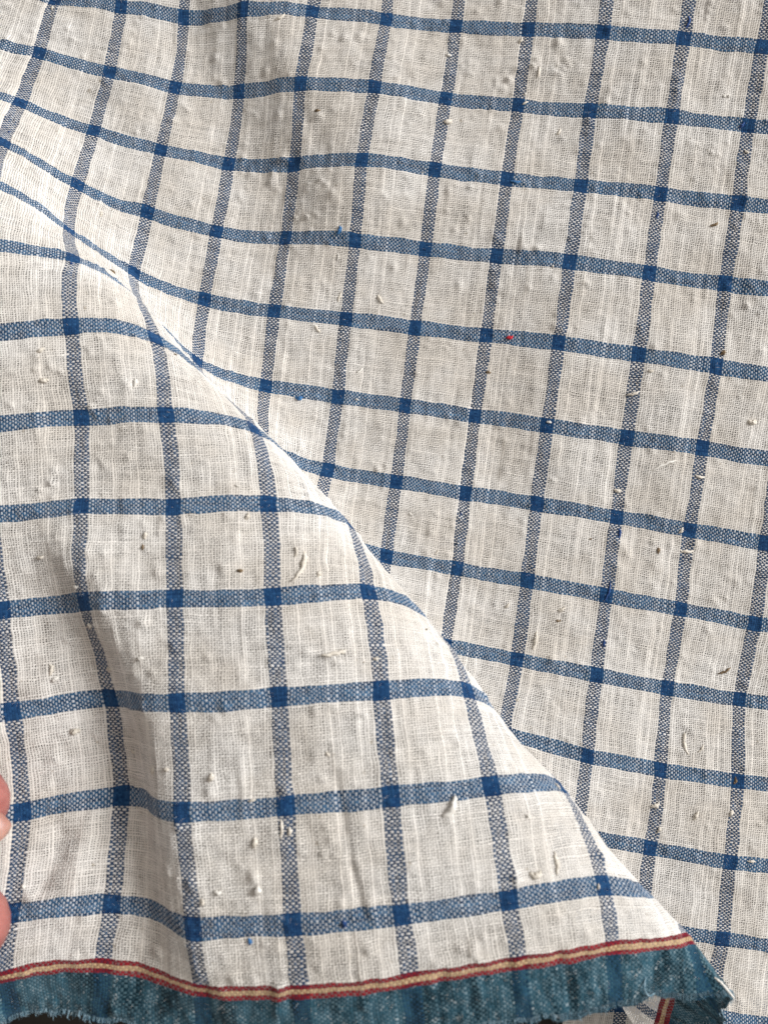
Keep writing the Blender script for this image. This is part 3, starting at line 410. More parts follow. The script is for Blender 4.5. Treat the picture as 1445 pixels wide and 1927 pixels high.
-13,-10,-5,1722,-1759,-1,-2,-4,-3,-3,-3,-4,-1,-2,1,-1,-1,2,3,9,4,-1,-2,-3,-1,-2,-3,-4,2,9,1,-3,-4,0,14,0,-4,-7,-6,-9,1,12,14,14,17,33,43,40,38,34,28,21,15,9,3,-3,-7,-8,-11,-13,-13,
-11,-15,-22,-31,-24,-18,-15,-11,1,-11,-4,-2,-5,-3,14601,-14984,1,0,1,1,3,1,3,0,2,1,1,-1,-4,-9,-12,-8,-4,-3,1,1,1,0,0,-1,-1,0,-1,1,1,3,2,2,2,2,4,4,3,5,12,17,22,26,30,27,24,20,15,10,
6,2,2,-1,0,-3,-2,-6,-7,-16,-27,-45,-28,-20,-16,-14,-14,-10,-10,-7,-5,-2,-10,5,1,0,2,4,6,6,2,2,1,1,0,-2,-4,-5,-8,-7,-3,-2,-2,-1,0,-1,-1,0,0,2,1,1,4,4,1,2,-1,1,5,12,22,28,36,40,38,
34,24,13,4,-1,-5,-6,-3,-2,1,3,4,4,2,2,0,-4,-7,-14,-21,-28,-32,-38,-34,-37,-27,-15,-14,-6,2092,-2129,-1,-3,-4,-3,0,-3,-3,-4,-2,2,-1,-1,0,1,13,1,-1,-2,-3,2,-3,-5,-4,-2,20,-2,-7,-7,
-2,28,-3,-6,-6,-5,-11,2,6,9,8,1,30,38,35,38,37,34,28,23,15,9,5,0,-2,-5,-8,-7,-8,-13,-20,-38,-24,-21,-21,-24,4,-25,-8,2,-10,-5,14574,-14956,-1,1,0,1,4,1,0,2,0,5,0,-1,-3,-6,-20,-6,
-4,-2,0,2,1,0,0,-1,-1,0,-1,1,-1,8,0,2,1,1,3,2,2,3,7,14,16,22,26,28,27,24,19,16,10,8,4,4,2,1,1,-1,-2,-10,-19,-64,-24,-18,-17,-16,-21,-10,-15,-13,-2,-2,15,-20,-1,1,2,2,7,3,3,2,1,4,1,
-1,-3,-4,-12,-5,-3,-2,-3,2,-2,-2,-1,-1,1,0,2,1,3,4,3,2,0,-1,1,5,11,22,29,35,41,39,34,22,14,4,-1,-5,-5,-4,-1,0,2,3,3,2,2,1,-3,-4,-15,-24,-30,-41,-33,-49,-31,-18,-19,-9,2463,-2500,
-2,-2,-4,-2,0,-4,-2,-3,-2,1,-2,-1,0,3,6,4,-1,-1,-2,1,-3,-3,-2,-1,12,-2,-3,-5,1,16,1,-4,-5,-5,-6,0,4,5,2,0,16,27,29,35,37,38,34,30,22,17,11,7,3,0,-2,-2,-7,-9,-17,-28,-23,-18,-23,
-27,-27,-29,-16,-10,-11,-7,14547,-14930,1,0,1,0,2,1,1,2,0,3,1,0,-5,-7,-12,-9,-4,-3,1,0,0,1,0,-1,0,-1,0,0,2,4,0,2,1,1,2,2,2,2,4,8,12,16,21,26,28,27,24,20,15,12,9,6,6,3,4,1,-1,-7,
-20,-40,-28,-20,-21,-20,-16,-21,-19,-14,-10,-7,46,-52,0,0,2,1,5,3,2,2,3,3,3,-2,-1,-4,-7,-6,-3,-3,-1,-2,-2,-1,-2,-1,0,0,1,1,4,4,3,2,1,0,-1,1,4,12,22,28,37,41,38,32,24,14,4,0,-5,-4,
-5,-1,0,0,2,2,2,4,1,-1,-7,-13,-22,-34,-49,-52,-40,-27,-19,-8,2834,-2871,-3,-1,-3,-2,-2,-1,-3,-2,-2,-2,-1,0,-1,3,5,2,0,0,-1,0,-2,-1,-2,0,6,-1,-2,-2,2,8,2,-3,-3,-4,-2,0,3,1,0,-2,7,
14,22,28,35,38,39,34,30,23,18,13,9,4,4,0,-1,-7,-12,-16,-16,-14,-16,-28,-61,-36,-27,-23,-18,-7,14518,-14900,0,1,-1,2,0,1,0,2,1,2,0,0,-5,-6,-9,-7,-6,-1,-2,-1,1,-1,1,0,-1,-1,0,1,2,1,
2,1,0,3,1,2,2,1,3,4,7,10,17,21,27,28,27,24,19,17,13,10,8,6,4,4,0,-5,-16,-25,-22,-21,-21,-24,-4,-31,-28,-21,-14,-10,82,-88,-1,1,0,2,2,2,1,4,2,4,2,1,-2,-2,-4,-3,-4,-3,-3,-3,-1,-3,-3,
0,-2,1,0,2,4,3,4,2,1,2,-1,-1,1,4,12,21,31,35,40,38,33,24,14,5,-1,-3,-4,-4,-3,-1,0,1,1,2,3,2,-2,-3,-10,-24,-63,-52,-43,-36,-24,-6,3205,-3242,-3,-1,-4,0,-2,-2,-1,-3,-2,-3,0,-1,0,2,3,
2,1,-1,1,-1,0,-1,-1,0,2,-1,0,-2,3,4,2,-2,-2,-3,1,1,1,1,-2,-6,2,7,12,22,28,36,38,38,34,32,23,19,13,11,7,4,2,-2,-5,-8,-7,-9,-8,-22,-80,-42,-39,-39,-30,-11,14488,-14870,1,0,0,1,-1,0,
1,1,1,2,0,-1,-4,-6,-5,-7,-6,-2,-2,-1,-1,-1,1,0,-2,-1,1,0,2,2,2,0,1,2,2,2,2,0,2,1,3,6,12,17,25,26,27,26,24,20,18,13,11,8,7,4,2,-4,-9,-14,-16,-17,-19,-23,9,-38,-40,-30,-18,-11,122,
-129,0,0,0,1,-1,2,2,2,3,4,3,1,0,-1,0,-3,-3,-4,-2,-5,-3,-3,-2,-2,-2,0,0,2,4,4,3,3,3,0,1,-1,-1,1,4,12,22,29,36,39,39,33,24,14,6,0,-2,-4,-5,-2,-3,-1,-1,0,1,1,2,1,-2,-14,-63,-40,-42,
-40,-29,-10,3577,-3615,-2,-1,-4,-1,0,-2,-1,-2,-3,-4,-1,1,0,1,3,1,-1,1,1,0,0,0,0,-1,0,-1,-1,1,0,5,1,-1,-4,-1,6,1,0,1,-3,-11,-1,2,7,13,24,29,32,39,38,36,30,23,20,14,12,8,5,4,0,-1,-2,
-3,-7,-21,-47,-49,-51,-57,-37,-11,14457,-14839,1,1,0,0,-2,0,0,1,1,2,0,-1,-4,-5,-3,-7,-4,-3,-2,-4,-1,-1,2,-2,-2,-1,0,0,2,5,1,0,0,2,5,1,1,1,-1,-1,0,3,8,14,23,24,23,26,25,25,20,18,14,
11,8,7,2,0,-4,-6,-9,-8,-12,-10,-9,-33,-42,-42,-23,-10,164,-171,-1,0,0,-1,-1,-1,2,3,3,5,3,2,0,2,1,-1,-2,-3,-5,-6,-3,-4,-2,-3,-2,-1,0,2,4,4,5,2,3,1,1,0,-1,-1,1,4,13,20,30,36,39,39,
33,23,16,7,1,-2,-4,-4,-4,-4,-4,-3,-2,-2,0,-1,-4,-10,-29,-26,-31,-37,-30,-10,3949,-3987,-2,-1,-4,-2,2,-3,-1,-1,-1,-8,0,1,1,0,3,0,0,-1,1,2,0,1,-1,1,-4,1,-2,1,1,4,1,-2,-3,-2,12,-1,1,
0,-1,-18,-2,2,1,8,19,18,27,34,39,39,34,29,24,19,15,13,10,7,7,3,4,1,-4,-12,-27,-38,-50,-70,-33,-10,14424,-14805,0,1,1,0,-5,1,0,0,0,4,0,-1,-4,-6,-1,-5,-5,-1,-3,-8,-1,1,1,0,-7,0,1,-1,
1,10,0,-1,0,0,9,0,1,0,0,-8,1,2,3,12,27,15,18,24,24,27,25,20,18,14,10,8,6,2,2,-2,-1,-3,-2,-7,-10,-25,-39,-55,-24,-12,207,-215,-1,0,0,-2,-3,-2,2,3,3,7,3,2,1,2,6,-2,-1,-4,-5,-6,-5,-4,
-2,-3,-4,-1,0,3,2,7,3,3,3,1,3,-1,0,-1,0,-1,5,13,21,28,36,40,39,32,26,16,7,3,-2,-4,-6,-5,-7,-6,-7,-5,-5,-4,-6,-6,-9,-8,-12,-20,-19,-9,4321,-4359,-1,-2,-3,-1,-2,-2,-2,-1,0,-4,-1,2,
-1,1,0,-1,0,0,1,2,1,1,-1,0,-2,-1,0,0,1,3,1,-1,-2,0,7,1,0,-1,-3,-10,-3,0,-1,4,7,11,19,28,39,39,36,33,26,23,20,18,14,12,11,10,7,5,2,-6,-14,-26,-42,-61,-28,-12,14389,-14770,0,0,1,0,
-2,-1,0,0,0,2,1,-1,-3,-5,-3,-5,-5,-2,-3,-5,-1,0,-1,-1,-4,0,0,0,2,5,2,1,0,2,4,1,1,-2,0,-5,1,1,4,9,15,13,15,19,24,26,27,24,21,16,14,10,8,6,5,4,2,4,1,-3,-8,-18,-33,-51,-21,-11,250,
-259,-1,0,-2,-2,-3,-2,2,1,5,6,4,4,2,3,4,0,-2,-3,-5,-6,-6,-3,-4,-3,-4,-1,0,2,4,5,3,5,2,2,1,1,0,0,-1,-1,1,4,12,21,29,36,39,41,33,26,17,8,2,-2,-4,-8,-8,-9,-11,-9,-9,-8,-8,-4,-1,5,4,1,
-3,-4,4694,-4733,1,-2,-2,-3,-4,-2,-2,0,-1,0,1,0,0,-2,0,-2,-1,0,3,1,2,-1,0,0,0,0,-2,0,1,2,2,-1,-1,1,3,2,-1,-1,-3,-5,-1,-2,-2,-1,1,2,12,23,34,39,36,32,27,27,23,22,20,17,17,14,11,10,
4,0,-9,-19,-34,-43,-28,-14,14353,-14734,0,0,0,0,0,-2,1,-1,0,1,1,-1,-3,-4,-4,-5,-5,-3,-2,-3,-2,-1,-1,-2,-2,-1,-1,2,2,3,3,2,1,1,3,0,0,-1,-2,-1,-1,2,3,8,9,10,11,14,20,25,27,26,22,20,
15,15,11,9,8,7,7,7,3,0,-6,-18,-28,-37,-20,-13,291,-301,-1,-1,-1,-3,-4,-1,-1,3,6,5,6,4,3,3,3,1,-2,-4,-3,-7,-5,-4,-5,-3,-3,-2,0,2,3,5,5,4,2,3,0,2,-1,0,1,-1,-1,1,4,11,20,30,37,41,42,
34,25,17,8,2,-3,-6,-10,-11,-12,-13,-14,-11,-8,-5,2,8,14,12,9,4,5067,-5105,-1,0,-1,-4,-6,-4,-1,-1,2,2,1,1,-1,-2,-3,-3,0,0,2,3,1,0,-1,0,2,-1,-1,-2,1,4,1,0,-1,0,3,0,-1,-1,-3,1,-2,-1,
-2,-5,-5,-3,6,16,31,38,31,28,27,27,26,26,25,24,21,18,17,13,8,2,-5,-17,-29,-39,-34,-17,14317,-14699,1,0,-1,1,0,-2,1,-2,1,1,0,1,-5,-3,-5,-5,-4,-4,-1,-4,-1,-1,-2,-1,-5,-1,0,1,3,5,3,3,
0,2,1,0,0,-1,-2,-4,1,0,5,5,10,8,7,10,14,21,25,25,24,22,18,18,13,13,12,11,9,9,6,1,-5,-15,-26,-31,-26,-15,331,-343,0,0,-3,-3,-4,-2,0,2,5,8,6,5,3,3,3,-1,0,-4,-4,-6,-4,-6,-4,-3,-4,-2,
-1,3,3,5,6,3,3,1,2,1,-1,1,0,0,0,-1,1,3,10,20,32,39,45,42,33,23,16,6,2,-3,-9,-11,-15,-14,-16,-15,-10,-5,1,10,16,16,12,8,5442,-5480,0,0,0,-4,-11,-4,-1,0,2,6,3,0,-2,-2,-7,-2,-1,0,3,5,
1,-2,-2,1,4,-1,-3,-2,1,6,2,-2,-1,0,3,0,-3,-2,-1,4,1,-3,-2,-5,-12,-5,-1,12,30,37,24,20,23,24,28,29,30,29,27,24,21,16,12,4,-2,-14,-25,-34,-33,-17,14280,-14662,1,0,-1,1,-1,-1,-1,1,-1,
2,1,-2,-3,-4,-4,-5,-5,-2,-1,-7,0,-1,1,-3,-9,-2,1,0,4,11,3,2,0,1,0,1,0,0,-3,-7,-1,1,2,6,15,7,5,6,8,14,22,23,24,22,21,20,17,16,14,15,12,11,9,3,-3,-13,-22,-28,-25,-16,368,-381,1,-2,
-1,-3,-6,-3,0,2,6,10,6,5,2,4,1,1,-1,-4,-3,-6,-4,-6,-4,-4,-4,-2,-1,2,3,8,5,3,2,2,1,1,-1,1,-1,3,0,-1,-1,0,1,10,22,37,45,47,35,29,21,14,7,1,-4,-10,-13,-16,-17,-17,-12,-8,0,8,16,16,15,
9,5825,-5864,1,0,2,-3,-18,-3,1,-1,1,14,0,-1,0,-2,-12,-2,0,0,2,8,0,-2,-2,-3,10,-2,-4,-3,-2,15,-2,-2,-2,-2,6,-2,-3,-3,-2,11,-1,-2,-2,-4,-18,-6,-3,3,35,36,13,11,16,21,26,31,33,33,33,
29,26,21,16,8,1,-9,-19,-26,-25,-11,14242,-14624,1,0,-1,1,-3,1,-1,0,0,3,-1,0,-5,-5,-3,-5,-4,-1,-1,-10,-1,2,2,-1,-17,-1,0,1,1,23,1,-1,0,0,1,1,0,1,-1,-15,-1,1,1,2,27,5,2,6,1,7,18,20,
23,21,22,21,20,18,19,17,15,14,10,8,-1,-8,-17,-23,-23,-12,402,-415,-1,0,-1,-2,-10,-1,0,2,4,14,5,4,2,3,2,1,-1,-3,-3,-7,-4,-5,-4,-4,-4,-3,0,0,3,11,4,3,2,1,2,0,-1,1,-1,5,0,-1,-2,-1,-6,
5,14,29,44,46,35,30,24,20,14,9,0,-4,-10,-15,-17,-16,-17,-9,-4,5,12,16,15,10,6233,-6272,0,0,0,-4,-11,-4,0,0,3,8,1,0,-1,-4,-7,-2,-2,2,1,5,2,-2,-2,0,4,0,-2,-3,2,6,0,0,-2,-1,3,-1,-3,
-1,-1,6,2,-2,-1,-6,-12,-6,-3,6,22,22,10,6,9,15,23,30,34,36,37,35,31,28,20,15,6,-3,-10,-17,-19,-7,14201,-14583,0,1,-1,-1,0,0,-1,1,1,0,0,-1,-5,-6,-3,-5,-4,-1,-3,-5,-2,0,0,-2,-8,-3,0,
1,5,10,4,1,1,0,1,-1,2,-1,-2,-8,-2,-1,1,5,14,5,5,3,3,6,12,16,18,20,21,21,21,22,20,19,19,18,13,11,5,-3,-9,-16,-18,-10,435,-449,-1,0,-1,-4,-4,-2,-1,3,4,9,6,3,3,3,3,0,-1,-1,-5,-4,-5,
-5,-4,-4,-4,-2,-2,2,4,7,5,3,2,1,2,1,-1,1,0,3,1,-2,-2,-2,-6,4,10,23,33,35,33,29,26,24,21,15,10,3,-5,-9,-15,-17,-17,-14,-7,0,7,12,13,10,6649,-6689,-1,1,-2,-3,-8,-2,-1,1,3,3,1,1,-2,
-2,-6,-2,-1,0,3,3,1,-1,0,0,0,1,-1,-1,2,1,2,-1,1,0,-1,-1,-1,0,0,2,2,0,-1,-5,-9,-5,0,7,12,10,6,2,3,9,17,26,33,37,38,40,36,34,28,22,13,7,-2,-4,-8,-1,14157,-14539,1,-1,-1,1,-1,0,1,0,0,
0,-1,-2,-4,-5,-6,-4,-4,-3,-1,-4,-2,-1,0,-3,-3,-3,0,2,3,7,3,1,2,0,2,-1,0,-1,-1,-4,-2,-1,0,4,5,6,3,4,3,7,9,11,16,17,19,19,21,22,22,22,21,20,19,15,10,5,-1,-6,-8,-6,466,-482,0,0,-2,-2,
-2,-1,0,1,5,3,6,3,3,3,3,2,-1,-1,-4,-4,-6,-3,-5,-4,-4,-1,-2,2,4,4,5,4,3,1,2,0,0,2,0,2,-1,0,-2,-2,-4,3,9,17,22,26,24,26,24,24,25,23,18,13,3,-3,-9,-15,-17,-16,-11,-7,1,6,12,9,7067,
-7109,0,0,-1,-4,-4,-3,0,2,2,-1,2,0,0,-3,-4,-3,0,1,3,0,1,2,0,-1,-2,0,1,1,0,0,0,3,0,0,-2,-2,2,0,1,-2,2,1,1,-4,-9,-3,4,7,6,0,2,0,-2,2,11,21,29,35,37,40,42,39,37,30,22,16,9,4,4,0,
14111,-14492,-1,1,-2,1,0,0,1,-1,0,-1,-1,-2,-4,-6,-4,-6,-4,-2,-2,-4,-1,-2,-1,-1,-2,-3,1,0,4,6,3,1,1,1,1,0,0,-1,-1,-2,-3,-1,1,1,2,2,3,3,4,8,8,8,15,15,16,16,18,21,22,23,22,24,23,21,
16,13,8,4,1,-1,494,-511,0,-1,-1,0,-1,-1,2,1,1,2,3,4,2,5,3,2,1,-2,-3,-5,-5,-3,-4,-5,-3,-2,-1,2,3,3,5,4,4,1,1,0,2,2,0,0,1,-1,-1,-1,-2,3,8,12,16,13,17,20,19,19,28,27,27,20,14,6,-3,-9,
-14,-17,-16,-11,-6,-1,5,9,7485,-7528,-1,0,-1,-2,-4,-1,0,2,2,-4,0,2,1,-3,-4,-3,1,2,2,-1,1,2,2,0,-7,0,2,3,1,-4,0,4,2,1,-6,-1,2,4,-1,-5,1,4,2,-2,-12,-1,7,10,5,-15,2,1,-7,-5,6,18,22,
29,33,38,43,44,44,41,31,26,17,12,9,4,14064,-14445,0,-1,1,-1,1,-1,1,1,-1,-4,-1,-2,-3,-6,-5,-4,-5,-1,-3,-5,-2,0,-1,0,-4,-2,0,-1,4,10,4,-1,0,0,2,1,-1,0,-1,-3,-2,-1,0,0,-1,1,0,1,4,14,
5,4,17,19,10,11,15,18,19,22,24,25,27,27,24,19,16,13,10,4,520,-539,1,-1,0,-1,2,0,1,2,0,-2,2,3,3,5,4,3,1,-1,-2,-7,-4,-3,-3,-4,-6,-1,-1,2,3,2,5,5,3,3,-1,1,2,3,0,-1,1,0,1,0,-3,4,9,10,
9,2,11,15,9,14,25,32,30,28,22,15,7,-1,-9,-15,-16,-15,-13,-7,-3,5,7899,-7944,0,0,-1,-1,-5,0,2,2,2,-9,2,3,0,-1,-6,-1,1,2,3,-5,3,4,2,1,-13,1,3,5,2,-10,3,4,5,2,-14,3,4,5,0,-12,2,5,6,2,
-23,5,11,12,7,-33,5,6,-12,-12,6,11,17,22,26,32,38,47,51,49,44,33,24,17,10,5,14016,-14397,0,0,0,1,-2,0,2,0,0,-7,-2,1,-5,-5,-4,-6,-3,0,-2,-11,-1,2,0,0,-6,-1,-1,-2,1,21,-1,-1,-1,-1,4,
0,0,-1,1,-6,0,-1,-1,0,-4,0,-1,-2,0,27,-2,-1,21,25,5,5,10,15,16,19,23,27,29,31,31,27,21,16,13,4,543,-562,-1,0,0,0,3,0,2,2,0,-7,2,3,5,3,5,3,2,1,-3,-8,-3,-3,-2,-3,-8,-1,-1,2,2,2,5,4,
6,2,-2,2,3,2,2,-3,1,1,3,1,-4,5,8,11,6,-13,9,14,0,3,24,32,32,31,26,23,17,9,0,-7,-15,-16,-14,-11,-6,2,8301,-8347,0,-1,0,-2,-2,-1,1,2,1,-5,2,1,0,-2,-4,-1,-1,2,2,0,2,3,1,-2,-8,-1,3,3,
1,-4,0,3,2,2,-6,2,2,2,-1,-7,0,3,3,1,-9,1,9,8,2,-18,-1,-1,-8,-10,0,7,11,15,17,22,31,44,53,60,54,41,30,18,9,4,13967,-14348,1,-1,1,-1,-1,1,-1,1,-2,-4,-1,0,-6,-4,-5,-5,-5,-1,-3,-5,-2,
-1,2,-2,-2,-1,-1,0,2,9,2,1,-1,-1,3,1,1,-1,0,-3,-1,-1,-2,-1,-2,-1,0,-1,3,13,5,3,13,16,7,6,8,11,14,17,19,25,30,35,38,31,24,18,9,2,565,-586,1,-1,0,1,1,2,1,1,0,-4,1,3,3,4,5,2,2,1,-3,
-5,-3,-2,-3,-5,-5,-3,-1,2,1,2,4,5,4,3,1,3,2,2,1,-3,2,0,4,0,1,3,7,5,3,-9,3,5,0,4,19,26,28,28,28,26,24,20,13,3,-7,-12,-13,-9,-5,1,8700,-8748,0,0,0,-2,-2,0,1,0,1,-1,1,1,-1,-1,-5,-1,
-1,0,3,3,2,2,-1,-2,-5,-3,2,2,0,0,-1,1,2,1,0,1,2,-1,-2,-5,-1,1,3,0,-2,3,5,5,-1,-7,-5,-3,-8,-8,-1,4,6,9,8,12,19,35,52,66,67,50,32,20,8,3,13917,-14297,0,-1,0,0,-1,0,0,-1,-2,-1,-2,-1,
-4,-6,-5,-5,-5,-3,-2,-3,-2,0,0,-1,0,0,-1,0,1,3,3,0,0,1,1,2,1,0,0,-2,-1,-1,-2,-2,-1,0,-1,2,3,7,5,6,7,10,5,8,7,10,11,14,15,21,28,37,41,37,28,16,9,1,584,-605,-1,1,-1,1,1,1,0,2,-1,0,1,
2,3,4,2,4,1,0,-1,-3,-2,-3,-4,-4,-5,-3,-2,0,2,2,4,3,4,5,3,4,1,2,-1,-1,0,1,2,3,2,4,4,3,0,-6,-1,0,1,5,15,19,22,23,23,26,27,28,27,18,5,-2,-9,-6,-4,-1,9097,-9146,0,-1,1,-2,-1,-1,0,0,2,
2,1,0,-1,-3,-3,-3,-1,0,3,5,3,2,-2,-3,-5,-3,0,1,2,1,-1,-1,1,1,5,3,0,-3,-3,-4,-4,1,2,2,3,3,3,2,-1,-2,-5,-5,-8,-6,-1,2,5,4,2,-2,8,22,43,69,85,57,32,18,10,1,13866,-14246,0,0,-1,0,-1,
-1,0,-1,-2,-1,-1,-2,-4,-5,-6,-4,-6,-2,-3,-2,-3,0,0,1,0,1,0,-1,0,0,0,2,0,1,3,2,1,1,-1,-1,0,-3,-1,-1,-3,1,0,1,4,6,5,4,5,5,4,6,9,10,9,10,11,16,24,34,45,41,29,19,8,2,603,-625,-1,1,-1,
1,-1,2,-1,2,0,2,2,2,2,3,3,2,1,0,0,-1,-2,-2,-5,-5,-4,-4,-3,1,0,3,3,3,4,4,8,3,2,0,-1,-2,-1,1,3,4,4,5,2,1,-1,-5,-3,-1,0,6,12,14,14,16,16,21,26,32,37,35,27,9,-1,-5,-3,-2,9494,-9544,-1,
0,0,0,-2,-1,0,0,1,5,2,-1,-1,-3,-4,-4,-1,0,2,9,4,0,-1,-4,-8,-2,-1,1,2,2,0,-2,-2,2,12,3,-3,-2,-5,-7,-3,-1,2,4,8,3,1,0,-2,3,-4,-8,-7,-6,0,2,5,4,-3,-16,-2,9,27,63,113,58,29,15,9,1,
13813,-14193,1,-1,0,-1,-2,0,-1,0,-2,-2,-2,0,-5,-5,-5,-5,-4,-3,-1,-7,0,-2,1,1,3,0,1,-1,-1,-4,0,0,1,3,4,3,2,0,-1,0,-2,-1,-1,-2,-3,0,0,1,3,10,5,2,2,2,0,4,13,13,7,6,7,11,18,31,42,43,
31,20,11,2,621,-645,1,0,-1,0,0,-1,1,1,1,4,2,3,1,3,2,3,-1,1,0,1,-1,-3,-5,-5,-5,-5,-2,-1,1,4,1,3,3,6,9,6,0,-1,-2,-3,-1,0,4,4,9,4,3,0,-2,-5,-4,-2,1,4,12,10,6,7,10,13,22,30,42,49,58,
21,5,-1,-3,-2,9891,-9943,0,0,0,-1,-1,-1,0,0,1,8,1,-1,-1,-2,-7,-3,-2,-1,2,14,2,0,-1,-2,-13,-2,-1,2,0,6,-1,-3,-4,0,23,0,-4,-4,-5,-10,-3,-1,3,3,13,5,-1,-3,-3,11,-8,-8,-9,-5,4,-1,9,5,
-6,-30,-6,0,12,39,154,44,20,13,9,2,13758,-14137,-1,1,0,-1,-4,-1,1,0,0,-6,-1,0,-5,-5,-4,-5,-4,-1,-1,-11,0,0,-1,2,4,1,1,-1,-1,-8,-1,1,1,1,12,0,2,0,1,-3,-1,0,-1,-1,-5,0,-1,0,2,18,2,0,
0,1,-5,0,19,19,1,5,3,7,14,26,33,42,31,22,13,5,637,-661,0,0,-1,0,-2,0,1,0,3,5,3,2,1,3,3,1,0,0,-1,5,-2,-3,-5,-6,-6,-4,-2,-2,1,5,1,2,2,4,16,4,-1,-1,-4,-4,-2,1,4,6,12,6,3,0,-4,-3,-5,
-4,0,4,13,7,-3,0,6,5,18,27,37,52,96,29,11,3,0,-2,10287,-10340,-1,1,-1,0,0,-2,1,0,2,6,2,0,-2,-3,-5,-3,-2,0,3,8,4,1,-3,-2,-10,-3,-1,1,1,5,0,-2,-2,3,13,1,-3,-3,-7,-7,-5,0,2,6,13,5,2,
-3,-1,2,-6,-7,-7,-3,4,2,5,3,-11,-22,-10,0,13,39,93,45,24,16,9,5,13701,-14080,0,-1,0,0,-4,0,0,-1,0,-4,-2,-1,-4,-5,-4,-6,-4,-1,-2,-6,-2,-1,1,0,2,2,0,-1,-2,-5,-1,1,1,3,6,2,2,1,1,-1,1,
-1,-2,-1,-4,0,-1,2,4,8,3,1,0,1,-1,3,11,10,5,4,4,4,11,19,29,32,30,21,16,6,653,-677,-1,-1,1,-2,-1,0,0,1,4,4,3,3,2,3,2,1,1,0,0,1,0,-5,-3,-6,-6,-4,-3,0,1,3,4,1,3,5,9,5,0,-3,-3,-4,-3,2,
6,8,12,8,4,0,-2,-5,-6,-2,-2,3,7,2,-1,-4,2,3,14,27,38,57,75,42,23,13,6,2,10683,-10738,0,0,0,0,0,0,0,0,3,4,3,0,-2,-3,-4,-3,-2,1,3,5,3,1,-2,-3,-7,-4,-1,0,2,4,2,-1,0,3,5,2,-2,-3,-7,-6,
-5,-1,3,8,13,7,3,-2,-2,-4,-6,-5,-5,-1,4,3,5,-2,-9,-19,-9,2,15,32,49,35,23,15,12,7,13642,-14021,0,0,-1,-2,-1,0,-2,0,-1,-3,-1,-2,-4,-5,-5,-5,-4,-2,-2,-4,-1,-2,0,0,1,1,0,-1,-2,-3,-2,
1,1,4,4,2,2,2,1,3,0,0,-2,-2,-3,-1,1,1,3,4,3,1,2,0,3,4,5,6,4,5,4,3,9,14,21,23,24,21,16,8,669,-694,-1,0,-1,-1,0,-2,2,1,3,4,4,3,3,2,3,2,0,0,0,0,-3,-2,-4,-6,-5,-4,-3,0,2,4,3,2,4,4,5,3,
0,-2,-4,-4,-3,3,6,11,13,11,6,1,-4,-5,-6,-4,-1,0,3,0,-3,-3,-1,2,12,26,39,51,57,46,31,21,13,5,11079,-11135,-1,0,1,-1,2,0,0,0,3,5,2,0,-1,-4,-3,-3,-2,1,3,3,3,0,0,-5,-5,-4,-2,1,1,6,1,1,
1,1,3,0,0,-3,-6,-8,-4,-2,2,10,16,11,1,-1,-4,-9,-5,-5,-2,0,4,5,4,-1,-10,-19,-6,5,17,22,20,22,19,16,11,7,13582,-13961,0,0,-1,0,-3,-1,0,-1,-2,-2,-1,-2,-5,-4,-5,-5,-4,-1,-3,-3,-3,-1,0,
1,-1,1,-1,0,-3,-2,-3,1,1,3,6,3,1,2,2,5,3,-1,-1,-5,-3,-1,1,1,2,3,1,2,1,2,6,2,4,4,3,5,3,4,6,11,11,15,19,18,15,10,684,-710,0,-1,0,-1,-2,0,1,2,3,4,4,3,3,3,3,1,2,0,-1,-2,-3,-2,-4,-5,-6,
-4,-1,-1,3,4,4,4,2,3,2,2,0,-2,-4,-6,-3,3,7,14,17,14,7,0,-3,-8,-6,-4,-2,-2,0,-2,-1,-4,-2,-1,10,26,37,45,45,41,35,26,18,9,11474,-11531,-1,0,0,0,3,0,0,-1,3,7,2,0,-2,-3,-4,-3,0,0,2,2,
3,0,0,-3,-7,-4,-2,1,2,6,2,2,1,1,-1,1,-1,-1,-6,-9,-4,-3,0,10,26,10,1,-1,-6,-14,-6,-2,-1,1,6,4,6,1,-9,-26,-4,13,18,16,-9,13,17,16,10,5,13519,-13897,0,-1,1,-2,-3,-1,-1,1,-2,-4,-1,-2,
-4,-5,-3,-5,-4,-1,-2,-6,-3,0,0,0,0,1,-1,-1,-2,-4,-3,-1,0,3,14,1,0,-1,3,12,3,0,-3,-3,-8,-1,0,1,2,3,0,1,1,3,9,3,2,2,2,5,4,3,6,7,1,9,14,16,14,8,698,-724,0,-1,0,-2,-1,0,0,2,4,4,4,4,2,
3,4,2,1,0,-1,-4,-3,-2,-4,-4,-6,-4,-2,0,4,5,5,2,3,2,0,1,0,-2,-5,-8,-3,2,9,15,25,15,7,2,-5,-11,-7,-3,-2,-3,-4,-1,-2,-1,-3,-8,10,25,36,39,34,38,33,29,20,11,11869,-11928,1,-1,-1,1,4,1,
-2,0,1,10,2,-1,-2,-2,-4,-3,-1,1,2,0,3,0,1,-2,-11,-2,-1,0,2,8,3,1,1,2,-4,1,0,-2,-4,-10,-5,-3,-2,4,44,5,0,-1,-4,-23,-3,-1,0,2,6,6,4,5,-2,-44,5,16,22,17,-47,15,17,15,9,5,13455,-13833,
0,0,1,0,-8,0,1,1,-1,-7,-2,0,-5,-5,-1,-5,-4,0,-1,-12,0,0,0,0,0,0,0,0,-1,-8,-2,-2,-3,0,28,-1,-4,-4,-1,27,0,-2,-2,-2,-13,0,-1,1,-1,7,0,-1,-1,2,17,1,1,-1,2,6,2,5,6,7,-15,9,11,15,10,8,
